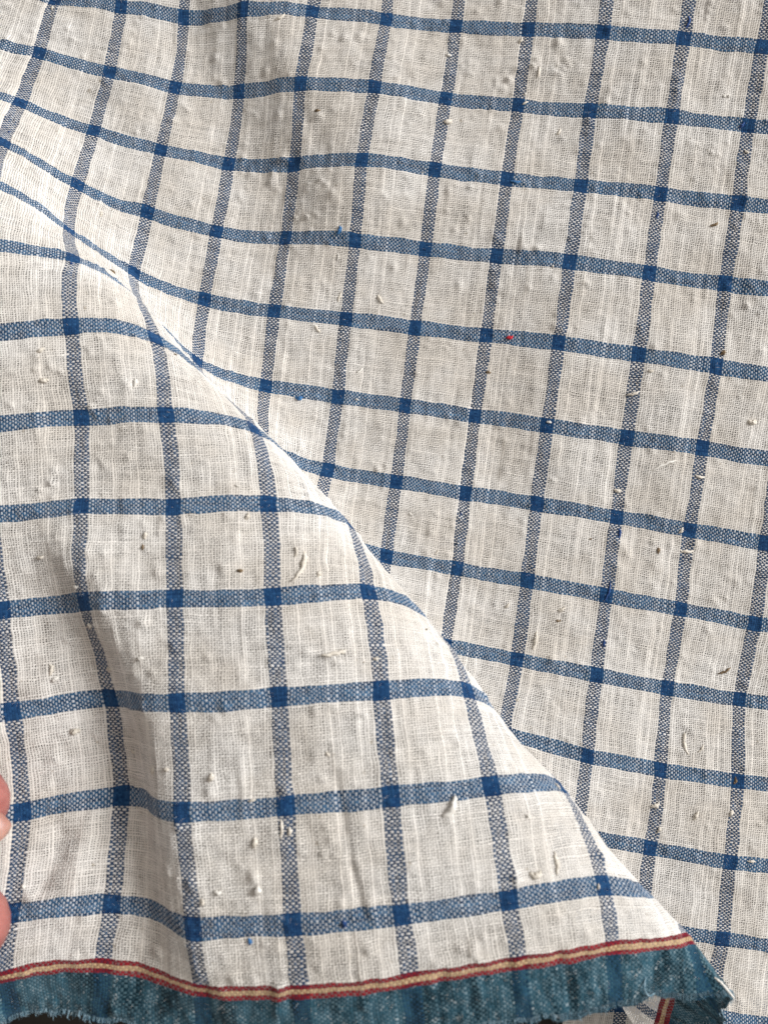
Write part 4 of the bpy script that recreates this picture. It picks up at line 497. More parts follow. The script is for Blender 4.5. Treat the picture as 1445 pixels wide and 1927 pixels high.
712,-738,-1,0,0,-1,-2,-1,1,3,2,6,3,4,2,3,4,3,1,0,-2,-5,-3,-2,-2,-4,-9,-2,-2,1,3,8,3,3,2,2,-3,1,-1,0,-5,-11,-3,4,7,15,34,14,7,3,-4,-17,-5,-3,-2,-2,-8,-2,0,1,-3,-17,10,26,34,35,26,
32,33,27,21,12,12263,-12322,-1,1,-1,1,4,0,-1,1,2,6,2,1,-2,-2,-4,-2,-1,0,2,0,1,2,-1,-3,-6,-3,-1,0,3,5,3,3,0,2,-3,0,-1,-2,-3,-8,-5,-3,0,9,26,10,2,-2,-5,-14,-6,-1,0,3,5,3,4,2,-5,-24,
1,11,15,3,-23,2,11,11,6,5,13389,-13768,1,0,1,-2,-4,-1,0,1,-2,-4,-2,-1,-5,-5,-3,-4,-5,-1,-2,-6,-1,-1,-1,1,-1,1,-1,1,-3,-4,-2,-2,-1,4,12,3,-1,-2,4,12,4,0,-1,-3,-6,-3,-1,0,0,4,0,1,0,
3,9,2,2,-1,3,3,5,2,4,1,-4,4,9,9,8,6,725,-751,-1,0,0,-2,0,-1,1,2,3,5,3,4,2,4,2,3,1,0,-2,-4,-3,-2,-3,-4,-6,-3,-1,2,2,5,5,1,3,0,-1,-1,-1,-1,-5,-7,-2,4,8,16,26,15,9,1,-3,-10,-8,-3,-3,
-4,-5,-4,-2,-1,-4,-10,9,20,30,31,26,27,30,24,20,11,12656,-12715,-1,0,1,0,2,2,0,1,2,3,3,1,-1,-3,-2,-2,-1,-1,1,1,1,0,-1,-2,-4,-2,-2,1,2,3,4,2,2,0,0,-3,0,-2,-4,-5,-5,-2,2,9,17,8,4,-1,
-5,-8,-6,-2,1,1,4,2,3,-1,-5,-10,-1,8,6,-1,-11,-3,6,7,5,3,13321,-13699,0,-1,0,-1,-1,-2,0,-1,-1,-2,-2,-1,-6,-5,-5,-4,-5,-2,-2,-2,-1,-2,0,-1,0,1,-1,0,-2,-1,-2,-1,0,3,5,3,1,1,2,7,3,1,
0,-1,-4,-2,0,-2,1,1,1,1,1,3,4,2,0,2,2,4,4,1,3,0,0,3,6,6,7,4,738,-764,-1,-1,1,-1,-1,0,1,3,2,4,3,4,2,3,3,2,0,0,-1,-3,-4,-1,-4,-3,-4,-3,0,0,3,4,3,2,1,0,0,-2,0,-3,-3,-4,0,3,10,15,18,
14,9,2,-2,-7,-5,-5,-4,-4,-5,-4,-4,-2,-5,-5,8,17,25,28,26,26,25,22,17,9,13049,-13109,0,0,1,1,1,1,1,1,3,2,2,1,-1,-2,-2,-1,-2,0,0,0,1,1,-2,-2,-2,-3,0,0,2,2,4,2,2,0,-1,-1,-2,-1,-4,-4,
-4,0,2,8,10,9,3,0,-4,-5,-4,-3,1,0,2,2,0,-1,-3,-3,1,3,3,-4,-8,-4,3,5,3,3,13254,-13633,1,-1,-1,0,-1,-1,-1,0,-2,0,-3,-1,-5,-7,-5,-5,-5,-2,-1,-1,-2,0,-1,-1,1,-1,1,-1,-1,-1,0,-1,1,1,2,
3,1,2,2,3,3,1,0,0,-1,-2,-1,0,-1,1,2,0,1,2,1,1,1,1,3,5,5,1,1,0,0,4,3,6,4,2,751,-778,0,0,-1,0,0,1,0,3,2,3,3,4,2,2,3,1,1,0,-2,-2,-2,-3,-3,-3,-2,-3,0,0,3,1,3,2,1,0,-1,-1,-1,-2,-2,-1,0,
5,9,12,15,11,8,4,-2,-3,-5,-5,-4,-5,-4,-5,-4,-4,-4,-2,6,14,23,26,24,26,21,20,15,8,13442,-13502,-1,2,-1,2,1,1,1,2,2,2,1,1,-1,0,-3,-1,-2,0,0,1,-1,1,-2,-1,-2,-2,0,0,2,2,3,1,3,-1,1,-2,
-2,-2,-3,-3,-2,-1,3,6,9,5,4,1,-3,-3,-4,-2,-1,1,1,0,-1,-1,-2,4,1,0,1,-4,-11,-4,2,4,2,2,13187,-13566,1,-2,1,-1,-1,-1,0,-1,-1,-1,-1,-2,-6,-6,-5,-7,-4,-2,-1,-1,-1,-1,0,0,0,-1,1,-1,0,0,
-1,1,-1,2,1,1,1,2,2,2,2,1,0,1,-1,0,-2,0,0,0,1,1,0,1,0,1,-1,0,4,10,4,2,0,0,-3,2,5,4,3,3,764,-791,0,0,-1,1,0,0,2,1,3,2,4,2,2,3,2,1,1,-1,-1,-2,-2,-2,-3,-2,-2,-2,-1,1,2,0,3,1,0,1,-1,
-1,-1,-1,-2,1,2,4,9,10,11,11,6,4,0,-3,-3,-4,-5,-5,-4,-5,-4,-4,-3,-4,6,14,19,24,26,23,20,17,13,7,13835,-13896,1,0,1,1,1,1,1,2,2,1,2,1,-1,-1,-2,-1,-1,-1,0,1,-1,0,-2,0,-2,-1,0,0,1,3,
1,3,1,1,-1,-1,-2,-2,-3,-2,-2,1,2,5,6,6,3,1,-2,-2,-3,-2,-1,0,0,0,-2,-1,-3,12,0,-1,-2,-2,-18,-2,2,2,4,0,13121,-13500,0,0,0,-1,-1,0,0,-2,0,-2,0,-3,-5,-6,-6,-7,-4,-2,-1,-1,0,-1,0,0,0,
-1,1,0,0,-1,1,-1,1,0,1,1,1,1,2,1,2,0,2,0,-1,0,0,-1,0,1,-1,1,0,1,-1,-1,-1,-1,1,22,1,-1,2,0,-9,4,4,4,3,3,777,-804,0,0,0,0,0,1,2,1,2,3,3,2,2,2,2,0,2,-1,-1,-2,-1,-3,-1,-3,-1,-2,0,0,1,
1,1,1,1,-1,0,0,-2,0,0,0,4,4,7,10,8,9,7,2,2,-2,-3,-4,-5,-4,-4,-5,-4,-4,-2,-6,7,11,19,22,26,22,18,16,11,6,14227,-14288,1,1,-1,2,1,1,2,1,2,1,1,2,-2,0,-1,-2,-1,-1,1,-1,-1,1,-1,-2,-1,0,
-1,0,2,2,2,2,1,0,0,-1,-2,-2,-2,-3,0,-1,4,3,6,5,3,0,0,-2,-3,-1,-1,-2,1,-1,-1,-1,2,5,2,-2,-3,-5,-12,-3,1,1,3,0,13055,-13433,-1,0,0,0,-2,1,-1,-1,-1,-1,-1,-2,-5,-7,-6,-6,-5,-2,-1,0,-1,
0,0,-1,1,-1,1,0,0,0,0,0,0,0,1,1,0,2,0,2,1,2,-1,2,-1,0,0,-1,0,0,0,1,-1,0,0,0,-1,0,4,9,4,0,1,0,-3,1,5,3,3,2,790,-817,0,0,0,1,0,1,1,2,2,2,2,3,2,1,2,1,0,0,-1,-1,-2,-2,-1,-2,-1,-2,0,0,
0,1,1,0,1,0,-1,0,-1,0,1,1,3,5,7,7,8,8,4,4,2,-2,-3,-2,-5,-5,-4,-5,-4,-3,-4,-2,5,12,16,21,24,20,18,15,11,5,14619,-14679,0,0,1,1,1,1,2,1,2,1,1,1,0,-2,0,-2,-1,0,-1,0,0,-1,-1,0,-2,0,-1,
1,2,1,2,1,2,1,-2,0,-2,-1,-4,-1,0,-1,4,3,4,6,1,2,0,-3,-1,-2,-1,-1,-1,0,-1,1,1,4,0,-1,-4,-7,-7,-4,-1,2,2,1,12991,-13370,1,-1,0,0,0,-1,-1,0,-1,-1,-2,-1,-6,-6,-7,-6,-5,-1,-2,0,-1,1,-1,
0,0,0,1,0,0,0,0,0,1,-1,0,1,1,0,2,1,1,1,1,0,1,-1,-1,1,-1,-1,1,0,0,-1,1,-1,1,1,3,3,3,0,0,1,1,2,3,4,3,1,803,-830,1,-1,0,1,1,0,2,2,1,2,3,1,2,2,1,1,0,0,-1,0,-3,0,-2,-2,-1,-1,0,-1,1,0,1,
0,0,0,0,-1,1,-1,2,1,4,4,6,7,7,6,5,2,3,-2,-2,-3,-4,-4,-5,-5,-4,-4,-2,-1,5,10,17,19,21,20,17,14,11,6,15012,-15072,-1,2,0,1,1,1,2,1,2,1,1,1,-1,0,-1,-2,-1,-1,0,0,0,-1,-1,0,-2,0,0,0,2,
1,3,0,2,0,0,-1,-2,-2,-2,-1,-2,2,2,3,5,4,2,2,-1,-2,-1,-2,-1,-1,-1,0,-1,2,1,2,1,-3,-4,-6,-7,-4,0,0,3,0,12927,-13306,1,0,-1,1,-1,-1,0,0,-2,0,-2,-1,-7,-6,-6,-7,-4,-3,0,-1,-1,1,-1,1,0,
0,0,1,0,0,0,0,0,0,0,0,1,1,0,2,1,2,0,0,1,-1,0,-1,0,0,-1,0,1,-1,0,1,1,0,2,1,0,1,0,1,2,4,3,3,3,3,817,-844,0,1,0,0,1,1,1,2,2,1,3,1,2,1,1,1,0,1,-2,0,-2,0,-2,-2,0,-1,-1,0,0,0,0,1,0,-1,1,
-1,1,0,1,2,4,4,5,7,5,6,4,3,2,-2,-1,-3,-4,-5,-4,-4,-6,-2,-3,0,6,9,16,17,20,19,17,14,11,6,
]
NET = np.cumsum(np.cumsum(np.array(NET_D2).reshape(GN, 3, GN), axis=2), axis=2).transpose(0, 2, 1) / 1000.0

def cubic_rows(P, t):
    """Catmull-Rom along axis 0 at the parameters t (in grid steps)"""
    i = np.clip(np.floor(t).astype(int), 0, P.shape[0] - 2); f = (t - i)
    ext = np.concatenate([2 * P[:1] - P[1:2], P, 2 * P[-1:] - P[-2:-1]], 0)
    p0, p1, p2, p3 = ext[i], ext[i + 1], ext[i + 2], ext[i + 3]
    f = f.reshape(-1, *([1] * (P.ndim - 1)))
    return 0.5 * (2 * p1 + (p2 - p0) * f + (2 * p0 - 5 * p1 + 4 * p2 - p3) * f ** 2 + (3 * p1 - p0 - 3 * p2 + p3) * f ** 3)

K0, K1 = -52, 438            # vertical yarns
L0, L1 = -38, VEND           # horizontal yarns
ku = np.arange(K0, K1 + 1); lv = np.arange(L0, L1 + 1)
uu = (ku - 3) / NW; vv = (lv - 4) / NF
S0 = cubic_rows(NET, (uu - GU0) * 5)
S0 = np.swapaxes(cubic_rows(np.swapaxes(S0, 0, 1), (vv - GV0) * 5), 0, 1)
def frames(S):
    du = np.gradient(S, axis=0); dv = np.gradient(S, axis=1)
    du /= np.linalg.norm(du, axis=-1, keepdims=True); dv /= np.linalg.norm(dv, axis=-1, keepdims=True)
    n = np.cross(dv, du); n /= np.linalg.norm(n, axis=-1, keepdims=True)
    return du, dv, n
du, dv, nn = frames(S0)
NUv, NVv = len(uu), len(vv)
KK, LL = np.meshgrid(ku.astype(float), lv.astype(float), indexing='ij')
UU, VV = np.meshgrid(uu, vv, indexing='ij')

def smooth_noise(nx, ny):
    """value noise over the cloth with nx by ny cells"""
    g_ = rng.standard_normal((nx + 4, ny + 4))
    a = cubic_rows(g_, np.linspace(1, nx, NUv))
    return cubic_rows(a.T, np.linspace(1, ny, NVv)).T
disp = np.zeros((NUv, NVv))
disp += 0.016 * smooth_noise(22, 22)      # hand-washed unevenness
disp += 0.009 * smooth_noise(50, 60)
disp += 0.0065 * smooth_noise(90, 100)
disp += 0.0060 * smooth_noise(130, 90)
disp += 0.0040 * smooth_noise(220, 190)
disp += 0.0032 * smooth_noise(330, 50)    # uneven vertical yarns
disp += 0.0015 * smooth_noise(60, 400)
disp += 0.0020 * smooth_noise(300, 350)
def ridge(u0, v0, u1, v1, w, h):
    """a crease (h<0) or raised line from one cloth point to another"""
    ax, ay = u1 - u0, v1 - v0; L = math.hypot(ax, ay)
    t = ((UU - u0) * ax + (VV - v0) * ay) / L / L
    d = ((UU - u0) * ay - (VV - v0) * ax) / L
    e = np.clip(np.minimum(t, 1 - t) * 4 + .35, 0, 1)
    return h * np.exp(-(d / w) ** 2) * e * e * (3 - 2 * e)
# the dark side of the long soft fold that runs down the left of the flap
def slope(path, w, h):
    best = np.full(UU.shape, 999.0); sd = np.zeros(UU.shape); tt = np.zeros(UU.shape)
    n = len(path) - 1
    for i, ((a0, b0), (a1, b1)) in enumerate(zip(path, path[1:])):
        ax, ay = a1 - a0, b1 - b0; L2 = ax * ax + ay * ay
        t = np.clip(((UU - a0) * ax + (VV - b0) * ay) / L2, 0, 1)
        qx, qy = UU - a0 - t * ax, VV - b0 - t * ay
        d = np.hypot(qx, qy); s = np.sign(qx * ay - qy * ax)
        m = d < best
        best = np.where(m, d, best); sd = np.where(m, d * s, sd); tt = np.where(m, (i + t) / n, tt)
    e = np.clip(np.minimum(tt, 1 - tt) * 5, 0, 1); e = e * e * (3 - 2 * e)
    return h * e * (sd / w) * np.exp(-(sd / w) ** 2 * .7)
disp += slope([(0.2, 8.1), (0.75, 8.75), (1.15, 9.5), (1.42, 10.5), (1.55, 11.5), (1.65, 12.3), (1.6, 13.2)], 0.40, 0.36)
# broad, gentle undulations of the rear layer
disp += slope([(2.2, -1.0), (2.9, 0.2), (3.6, 1.2), (4.1, 2.2), (4.6, 3.6)], 0.85, 0.66)
disp += 0.018 * np.clip(2.6 - VV, 0, 4) ** 2 * np.clip((UU - 3) / 2, 0, 1)
disp += slope([(4.2, -1.0), (4.4, 0.2), (4.8, 1.0), (5.2, 2.4)], 0.6, 0.24)
disp += slope([(7.0, 2.2), (7.4, 3.5), (7.6, 5.0), (8.2, 6.5)], 0.7, 0.15)
disp += slope([(9.2, 3.4), (9.1, 4.4), (9.4, 5.4), (9.7, 6.4)], 0.5, 0.13)
disp += slope([(9.9, -1.0), (10.1, 0.5), (9.8, 2.0), (10.1, 4.0)], 0.6, 0.15)
disp += slope([(11.2, 6.0), (10.9, 7.4), (10.7, 8.4), (11.1, 9.4)], 0.5, 0.08)
disp += slope([(0.1, 5.6), (0.2, 6.6), (0.5, 7.6), (0.9, 8.2)], 0.5, 0.05)
disp += slope([(0.6, 10.6), (0.35, 11.4), (0.1, 12.2)], 0.22, 0.07)
CREASES = [
    (3.50, 10.72, 3.56, 11.35, 0.035, -0.050), (3.56, 11.35, 3.68, 12.05, 0.035, -0.055),
    (3.60, 11.4, 3.75, 12.1, 0.05, 0.03), (3.42, 10.4, 3.46, 10.9, 0.03, -0.02),
    (0.45, 11.2, 0.25, 11.9, 0.12, -0.10), (0.72, 11.1, 0.6, 11.9, 0.10, 0.06),
    (2.3, -0.6, 2.7, 0.7, 0.14, 0.05), (3.3, -0.4, 3.5, 1.3, 0.16, -0.06), (3.9, 1.0, 4.6, 2.2, 0.2, -0.05),
    (1.2, 12.2, 1.15, 13.1, 0.08, 0.05), (2.0, 12.4, 2.1, 13.1, 0.1, -0.06), (2.8, 12.5, 2.7, 13.1, 0.07, 0.05),
    (4.3, 12.5, 4.25, 13.1, 0.08, -0.05), (5.4, 12.5, 5.5, 13.1, 0.07, -0.05), (6.2, 12.4, 6.3, 13.1, 0.08, 0.04)]
for c in CREASES: disp += ridge(*c)
# puckers, neps spun into the yarn: short humps
def hump(k, l, rk, rl, h):
    i0, i1 = int(max(0, k - K0 - 3 * rk - 1)), int(min(NUv, k - K0 + 3 * rk + 2))
    j0, j1 = int(max(0, l - L0 - 3 * rl - 1)), int(min(NVv, l - L0 + 3 * rl + 2))
    if i1 <= i0 or j1 <= j0: return
    disp[i0:i1, j0:j1] += h * np.exp(-((KK[i0:i1, j0:j1] - k) / rk) ** 2 - ((LL[i0:i1, j0:j1] - l) / rl) ** 2)
for q in range(2600):
    grow = rng.uniform(0.0, 1.0)
    grow = grow * grow * grow
    hump(rng.uniform(K0, K1), rng.uniform(L0, L1), 0.7 + grow * 1.3, 0.9 + grow * 1.8, 0.012 + grow * 0.052)
for q in range(70):           # clusters of neps and tangled bits
    mid_k, mid_l = rng.uniform(K0, K1), rng.uniform(L0, L1)
    for w_ in range(rng.integers(3, 9)):
        hump(mid_k + rng.normal(0, 4), mid_l + rng.normal(0, 2.5), rng.uniform(0.7, 1.3), rng.uniform(0.8, 2.0), rng.uniform(0.018, 0.055))
for q in range(500):
    hump(rng.uniform(K0, K1), rng.uniform(L0, L1), rng.uniform(0.6, 0.9), rng.uniform(5, 18), rng.uniform(0.012, 0.036))
for q in range(140):
    hump(rng.uniform(K0, K1), rng.uniform(L0, L1), rng.uniform(5, 14), rng.uniform(0.6, 1.0), rng.uniform(0.008, 0.022))
SURF = S0 + nn * disp[..., None]
# the selvage edge is not quite straight
edge_w = np.clip((VV - 12.95) / 0.2, 0, 1)
SURF += dv * (edge_w * (0.030 * smooth_noise(160, 3) + 0.03 * smooth_noise(60, 3)))[..., None]
TU, TV, TN = frames(SURF)

cloth = bpy.data.objects.new("checked_cloth", None)
cloth.empty_display_size = 1
col.objects.link(cloth)
cloth.location = (0, 0, 0)
cloth['label'] = "cream handwoven cotton cloth with blue window-pane checks, folded over and ending in a teal selvage"
cloth['category'] = "cloth"

VID = np.arange(NUv * NVv).reshape(NUv, NVv)
def patch(name, mask, label=None):
    """one woven part: the cloth faces (one per yarn crossing) picked by mask"""
    i, j = np.nonzero(mask)
    if not len(i): return None
    q = np.stack([VID[i, j], VID[i, j + 1], VID[i + 1, j + 1], VID[i + 1, j]], 1)
    used, inv = np.unique(q, return_inverse=True)
    inv = inv.reshape(q.shape)
    me = bpy.data.meshes.new(name)
    me.vertices.add(len(used)); me.vertices.foreach_set('co', SURF.reshape(-1, 3)[used].ravel())
    me.loops.add(inv.size); me.loops.foreach_set('vertex_index', inv.ravel().astype(np.int32))
    me.polygons.add(len(inv)); me.polygons.foreach_set('loop_start', (np.arange(len(inv)) * 4).astype(np.int32))
    me.update(calc_edges=True)
    uvl = me.uv_layers.new(name="weave")
    lo = used[inv].ravel()
    uvl.data.foreach_set('uv', np.stack([KK.ravel()[lo], LL.ravel()[lo]], 1).ravel())
    for nm, arr in (('tu', TU), ('tv', TV), ('tn', TN)):
        a = me.attributes.new(nm, 'FLOAT_VECTOR', 'POINT')
        a.data.foreach_set('vector', arr.reshape(-1, 3)[used].ravel())
    me.polygons.foreach_set('use_smooth', np.ones(len(inv), dtype=bool))
    me.materials.append(WEAVE)
    me.update()
    me.normals_split_custom_set_from_vertices(TN.reshape(-1, 3)[used])
    o = bpy.data.objects.new(name, me)
    col.objects.link(o); o.parent = cloth
    if label: o['label'] = label
    return o
fk = np.arange(K0, K1); fl = np.arange(L0, L1)
FK, FL = np.meshgrid(fk, fl, indexing='ij')
body = FL < RED0
in_w = (FK % NW) < 6
in_f = ((FL % NF) < 8) & body
ck, cl = FK // NW, FL // NF
for c in range(ck.min(), ck.max() + 1):
    patch("vertical_stripe", in_w & body & (ck == c))
for r in range(cl.min(), cl.max() + 1):
    patch("horizontal_stripe", in_f & ~in_w & (cl == r))
for c in range(ck.min(), ck.max() + 1):
    for r in range(cl.min(), cl.max() + 1):
        patch("cream_check", body & ~in_w & ~in_f & (ck == c) & (cl == r))
patch("red_line", (FL >= RED0) & (FL < RED0 + 2), "dark red woven line on the cream side of the border")
patch("cream_line", (FL >= RED0 + 2) & (FL < TEAL0 - 2), "straw coloured line between the two red ones")
patch("red_line", (FL >= TEAL0 - 2) & (FL < TEAL0), "dark red woven line next to the teal selvage")
patch("selvage", (FL >= TEAL0), "teal blue selvage band with a frayed edge")

# ---------------------------------------------------------------- bits on the surface
def surf_at(u, v):
    i = (u * NW + 3) - K0; j = (v * NF + 4) - L0
    i = min(max(i, 0), NUv - 1.001); j = min(max(j, 0), NVv - 1.001)
    a, b = int(i), int(j); f, h = i - a, j - b
    def lerp(A_): return A_[a, b] * (1 - f) * (1 - h) + A_[a + 1, b] * f * (1 - h) + A_[a, b + 1] * (1 - f) * h + A_[a + 1, b + 1] * f * h
    return Vector(lerp(SURF)), Vector(lerp(TU)).normalized(), Vector(lerp(TV)).normalized(), Vector(lerp(TN)).normalized()

def tuft_mesh(name, pts, radii, seed=0, sides=8, fuzz=True):
    """a tapering twist of fibre following pts, lumpy, with stray hairs"""
    r_ = random.Random(seed)
    bm = bmesh.new(); rings = []
    n = len(pts)
    for i, (p, r) in enumerate(zip(pts, radii)):
        p = Vector(p)
        d = (Vector(pts[min(i + 1, n - 1)]) - Vector(pts[max(i - 1, 0)])).normalized()
        a = d.orthogonal().normalized(); b = d.cross(a)
        if i and (a.dot(pa) < 0): a, b = -a, -b
        pa = a
        rings.append([bm.verts.new(p + (a * math.cos(t) + b * math.sin(t)) * r * r_.uniform(0.6, 1.3)) for t in [2 * math.pi * k / sides for k in range(sides)]])
    for A_, B_ in zip(rings, rings[1:]):
        for k in range(sides):
            bm.faces.new((A_[k], A_[(k + 1) % sides], B_[(k + 1) % sides], B_[k]))
    bm.faces.new(rings[0][::-1]); bm.faces.new(rings[-1])
    if fuzz:
        for k in range(34):
            i = r_.randrange(n); p = Vector(pts[i]); r = radii[i]
            d = Vector((r_.gauss(0, 1), r_.gauss(0, 1), r_.gauss(0, 1) * 0.6 + 0.5)).normalized()
            q = p + d * r * 0.8; e = q + d * r * r_.uniform(0.4, 1.5) + Vector((r_.gauss(0, .3), r_.gauss(0, .3), 0)) * r
            s = d.orthogonal().normalized() * 0.0022
            s2 = d.cross(s).normalized() * 0.0022
            v = [bm.verts.new(x) for x in (q + s, q - s, q + s2, e)]
            bm.faces.new((v[0], v[1], v[3])); bm.faces.new((v[1], v[2], v[3])); bm.faces.new((v[2], v[0], v[3]))
    me = bpy.data.meshes.new(name); bm.to_mesh(me); bm.free()
    for p in me.polygons: p.use_smooth = True
    return me

def place(o, u, v, ang, lift=0.0, scale=1.0):
    p, a, b, n = surf_at(u, v)
    y = -b; x = y.cross(n).normalized(); y = n.cross(x)
    c, s = math.cos(ang), math.sin(ang)
    X = x * c + y * s; Y = -x * s + y * c
    m = Matrix((X, Y, n)).transposed().to_4x4()
    m.translation = p + n * lift
    o.matrix_world = m @ Matrix.Scale(scale, 4)

NEPS = [  # u, v, length, radius, direction, material, bend, lift
    (6.075, 1.325, 0.206, 0.059, 10, 'c', .1),
    (4.775, 2.900, 0.219, 0.051, 70, 'b', .2),
    (4.475, 5.100, 0.192, 0.051, 10, 'b', .3),
    (5.450, 3.700, 0.274, 0.042, -50, 'c', .2),
    (4.625, 4.175, 0.274, 0.034, -45, 'c', .1),
    (5.275, 4.650, 0.247, 0.030, 45, 'w', .1),
    (3.325, 8.675, 0.822, 0.051, 75, 'c', .35),
    (3.575, 9.625, 0.548, 0.051, 12, 'c', .15),
    (4.575, 11.150, 0.438, 0.068, 55, 'w', .25),
    (10.300, 8.650, 0.617, 0.042, -75, 'c', .2),
    (8.200, 7.725, 0.521, 0.051, 85, 'c', .1),
    (9.550, 5.250, 0.822, 0.051, 25, 'w', -.2),
    (9.900, 6.025, 0.192, 0.042, 60, 'c', .2),
    (8.975, 5.675, 0.192, 0.051, 0, 'c', .2),
    (8.025, 4.950, 0.123, 0.034, 0, 'w', .1),
    (10.750, 7.675, 0.356, 0.030, 40, 'h', .2),
    (9.750, 2.300, 0.219, 0.034, 30, 'h', .2),
    (9.025, -0.200, 0.329, 0.034, 75, 'n', .3),
    (9.075, 6.200, 0.274, 0.042, 90, 'n', .2),
    (9.050, 7.600, 0.164, 0.042, 80, 'n', .2),
    (9.025, 6.950, 0.548, 0.025, 80, 'n', .2),
    (9.000, 2.275, 0.164, 0.034, 80, 'n', .2),
    (7.125, 2.025, 0.274, 0.034, 0, 'b', .1),
    (7.225, 0.550, 0.274, 0.034, 90, 'c', .2),
    (4.875, 3.725, 0.274, 0.025, 80, 'c', .1),
    (7.100, 4.450, 0.137, 0.034, 0, 'h', .1),
    (2.300, 10.700, 0.164, 0.042, 70, 'c', .2),
    (0.600, 10.300, 0.192, 0.059, 0, 'c', .2),
    (0.450, 9.650, 0.247, 0.042, 80, 'c', .2),
    (0.475, 9.750, 0.164, 0.042, 30, 'w', .2),
    (1.650, 10.650, 0.164, 0.034, 80, 'c', .2),
    (1.850, 10.625, 0.110, 0.034, 0, 'c', .1),
    (2.675, 11.700, 0.164, 0.059, 60, 'w', .3),
    (2.675, 11.300, 0.192, 0.051, 70, 'c', .3),
    (2.950, 11.200, 0.356, 0.034, 85, 'c', .1),
    (2.275, 11.700, 0.137, 0.042, 0, 'w', .2),
    (5.300, 11.825, 0.219, 0.051, 0, 'c', .4),
    (5.525, 11.750, 0.411, 0.034, 85, 'c', .1),
    (9.975, 9.450, 0.247, 0.059, 30, 'c', .3),
    (10.525, 9.500, 0.274, 0.042, 75, 'c', .2),
    (10.525, 8.675, 0.247, 0.025, 60, 'c', .2),
    (9.925, 1.000, 0.192, 0.042, 60, 'n', .3),
    (5.300, -0.350, 0.110, 0.034, 0, 'h', .1),
    (1.400, 3.275, 0.192, 0.034, 90, 'c', .1),
    (1.625, 4.475, 0.164, 0.034, 0, 'h', .2),
    (0.650, 6.250, 0.192, 0.042, 30, 'c', .3),
    (0.650, 6.575, 0.192, 0.051, 0, 'c', .2),
    (1.675, 6.650, 0.247, 0.042, 80, 'w', .2),
    (1.700, 8.325, 0.137, 0.042, 80, 'c', .1),
    (1.675, 8.450, 0.123, 0.025, 90, 'h', .1),
    (2.775, 8.150, 0.164, 0.042, 50, 'c', .3),
    (2.675, 8.725, 0.123, 0.034, 0, 'h', .1),
    (0.500, 8.500, 0.164, 0.042, 0, 'c', .2),
    (0.925, 8.850, 0.164, 0.034, 0, 'w', .2),
    (1.000, 9.250, 0.137, 0.042, 0, 'c', .2),
    (1.100, 9.700, 0.137, 0.042, 0, 'c', .2),
    (1.625, 9.575, 0.137, 0.042, 0, 'w', .2),
    (10.025, 5.350, 0.247, 0.034, 0, 'c', .3),
    (10.075, 3.825, 0.137, 0.051, 50, 'h', .3),
    (10.600, 4.600, 0.219, 0.059, 10, 'c', .4),
    (9.175, 4.175, 0.137, 0.034, 0, 'c', .1),
    (9.000, 4.475, 0.301, 0.042, 20, 'c', .3),
    (10.000, 6.275, 0.356, 0.042, 0, 'c', .2),
    (9.625, 6.325, 0.164, 0.042, 90, 'h', .2),
    (10.975, 9.000, 0.192, 0.034, 80, 'h', .3),
    (5.950, 0.400, 0.137, 0.042, 0, 'w', .2),
    (3.575, 0.125, 0.301, 0.042, 40, 'c', .3),
    (7.625, 1.300, 0.192, 0.034, 70, 'c', .2),
    (6.925, 0.150, 0.192, 0.034, 70, 'c', .2),
    (4.275, 1.350, 0.164, 0.034, 0, 'h', .2),
    (3.025, 11.225, 0.164, 0.034, 80, 'c', .2),
    (3.475, 12.025, 0.137, 0.042, 90, 'n', .2),
    (2.550, 12.125, 0.123, 0.034, 90, 'b', .1),
    (2.125, 11.775, 0.123, 0.034, 90, 'c', .2),
    (8.450, 7.425, 0.137, 0.025, 0, 'h', .2),
    (8.475, 7.275, 0.192, 0.042, 30, 'c', .3),
    (7.775, 7.350, 0.192, 0.034, 60, 'c', .2),
    (10.950, 9.400, 0.192, 0.042, 80, 'c', .2),
    (10.075, 9.750, 0.192, 0.034, 80, 'c', .2),
    (3.975, 9.700, 0.137, 0.034, 0, 'c', .2),
    (3.475, 8.800, 0.137, 0.034, 80, 'c', .2),
    (3.250, 8.550, 0.247, 0.025, 80, 'c', .2),
]
def nep_mesh(L, R, bend, seed):
    r_ = random.Random(seed); n = 11; pts = []; rad = []
    for i in range(n):
        t = i / (n - 1); x = (t - .5) * L
        pts.append((x, bend * L * (t * t * 4 - 4 * t + 1) * .5 + r_.gauss(0, .22) * R, R * .02 + R * .6 * math.sin(math.pi * t) * .5))
        rad.append(R * r_.uniform(.75, 1.2) * (0.10 + 0.9 * math.sin(math.pi * min(1, max(0, (t * .9 + .05)))) ** .8))
    return tuft_mesh("nep", pts, rad, seed)
MATS = dict(c=M_COTTON, w=M_COTTONW, b=M_BLUE, n=M_NAVY, h=M_HUSK, t=M_TEAL)
for s, (u, v, L, R, ang, mt, bend) in enumerate(NEPS):
    me = nep_mesh(L, R, bend, s); me.materials.append(MATS[mt])
    o = bpy.data.objects.new("nep", me); col.objects.link(o)
    place(o, u, v, math.radians(ang), 0.0); o.parent = cloth
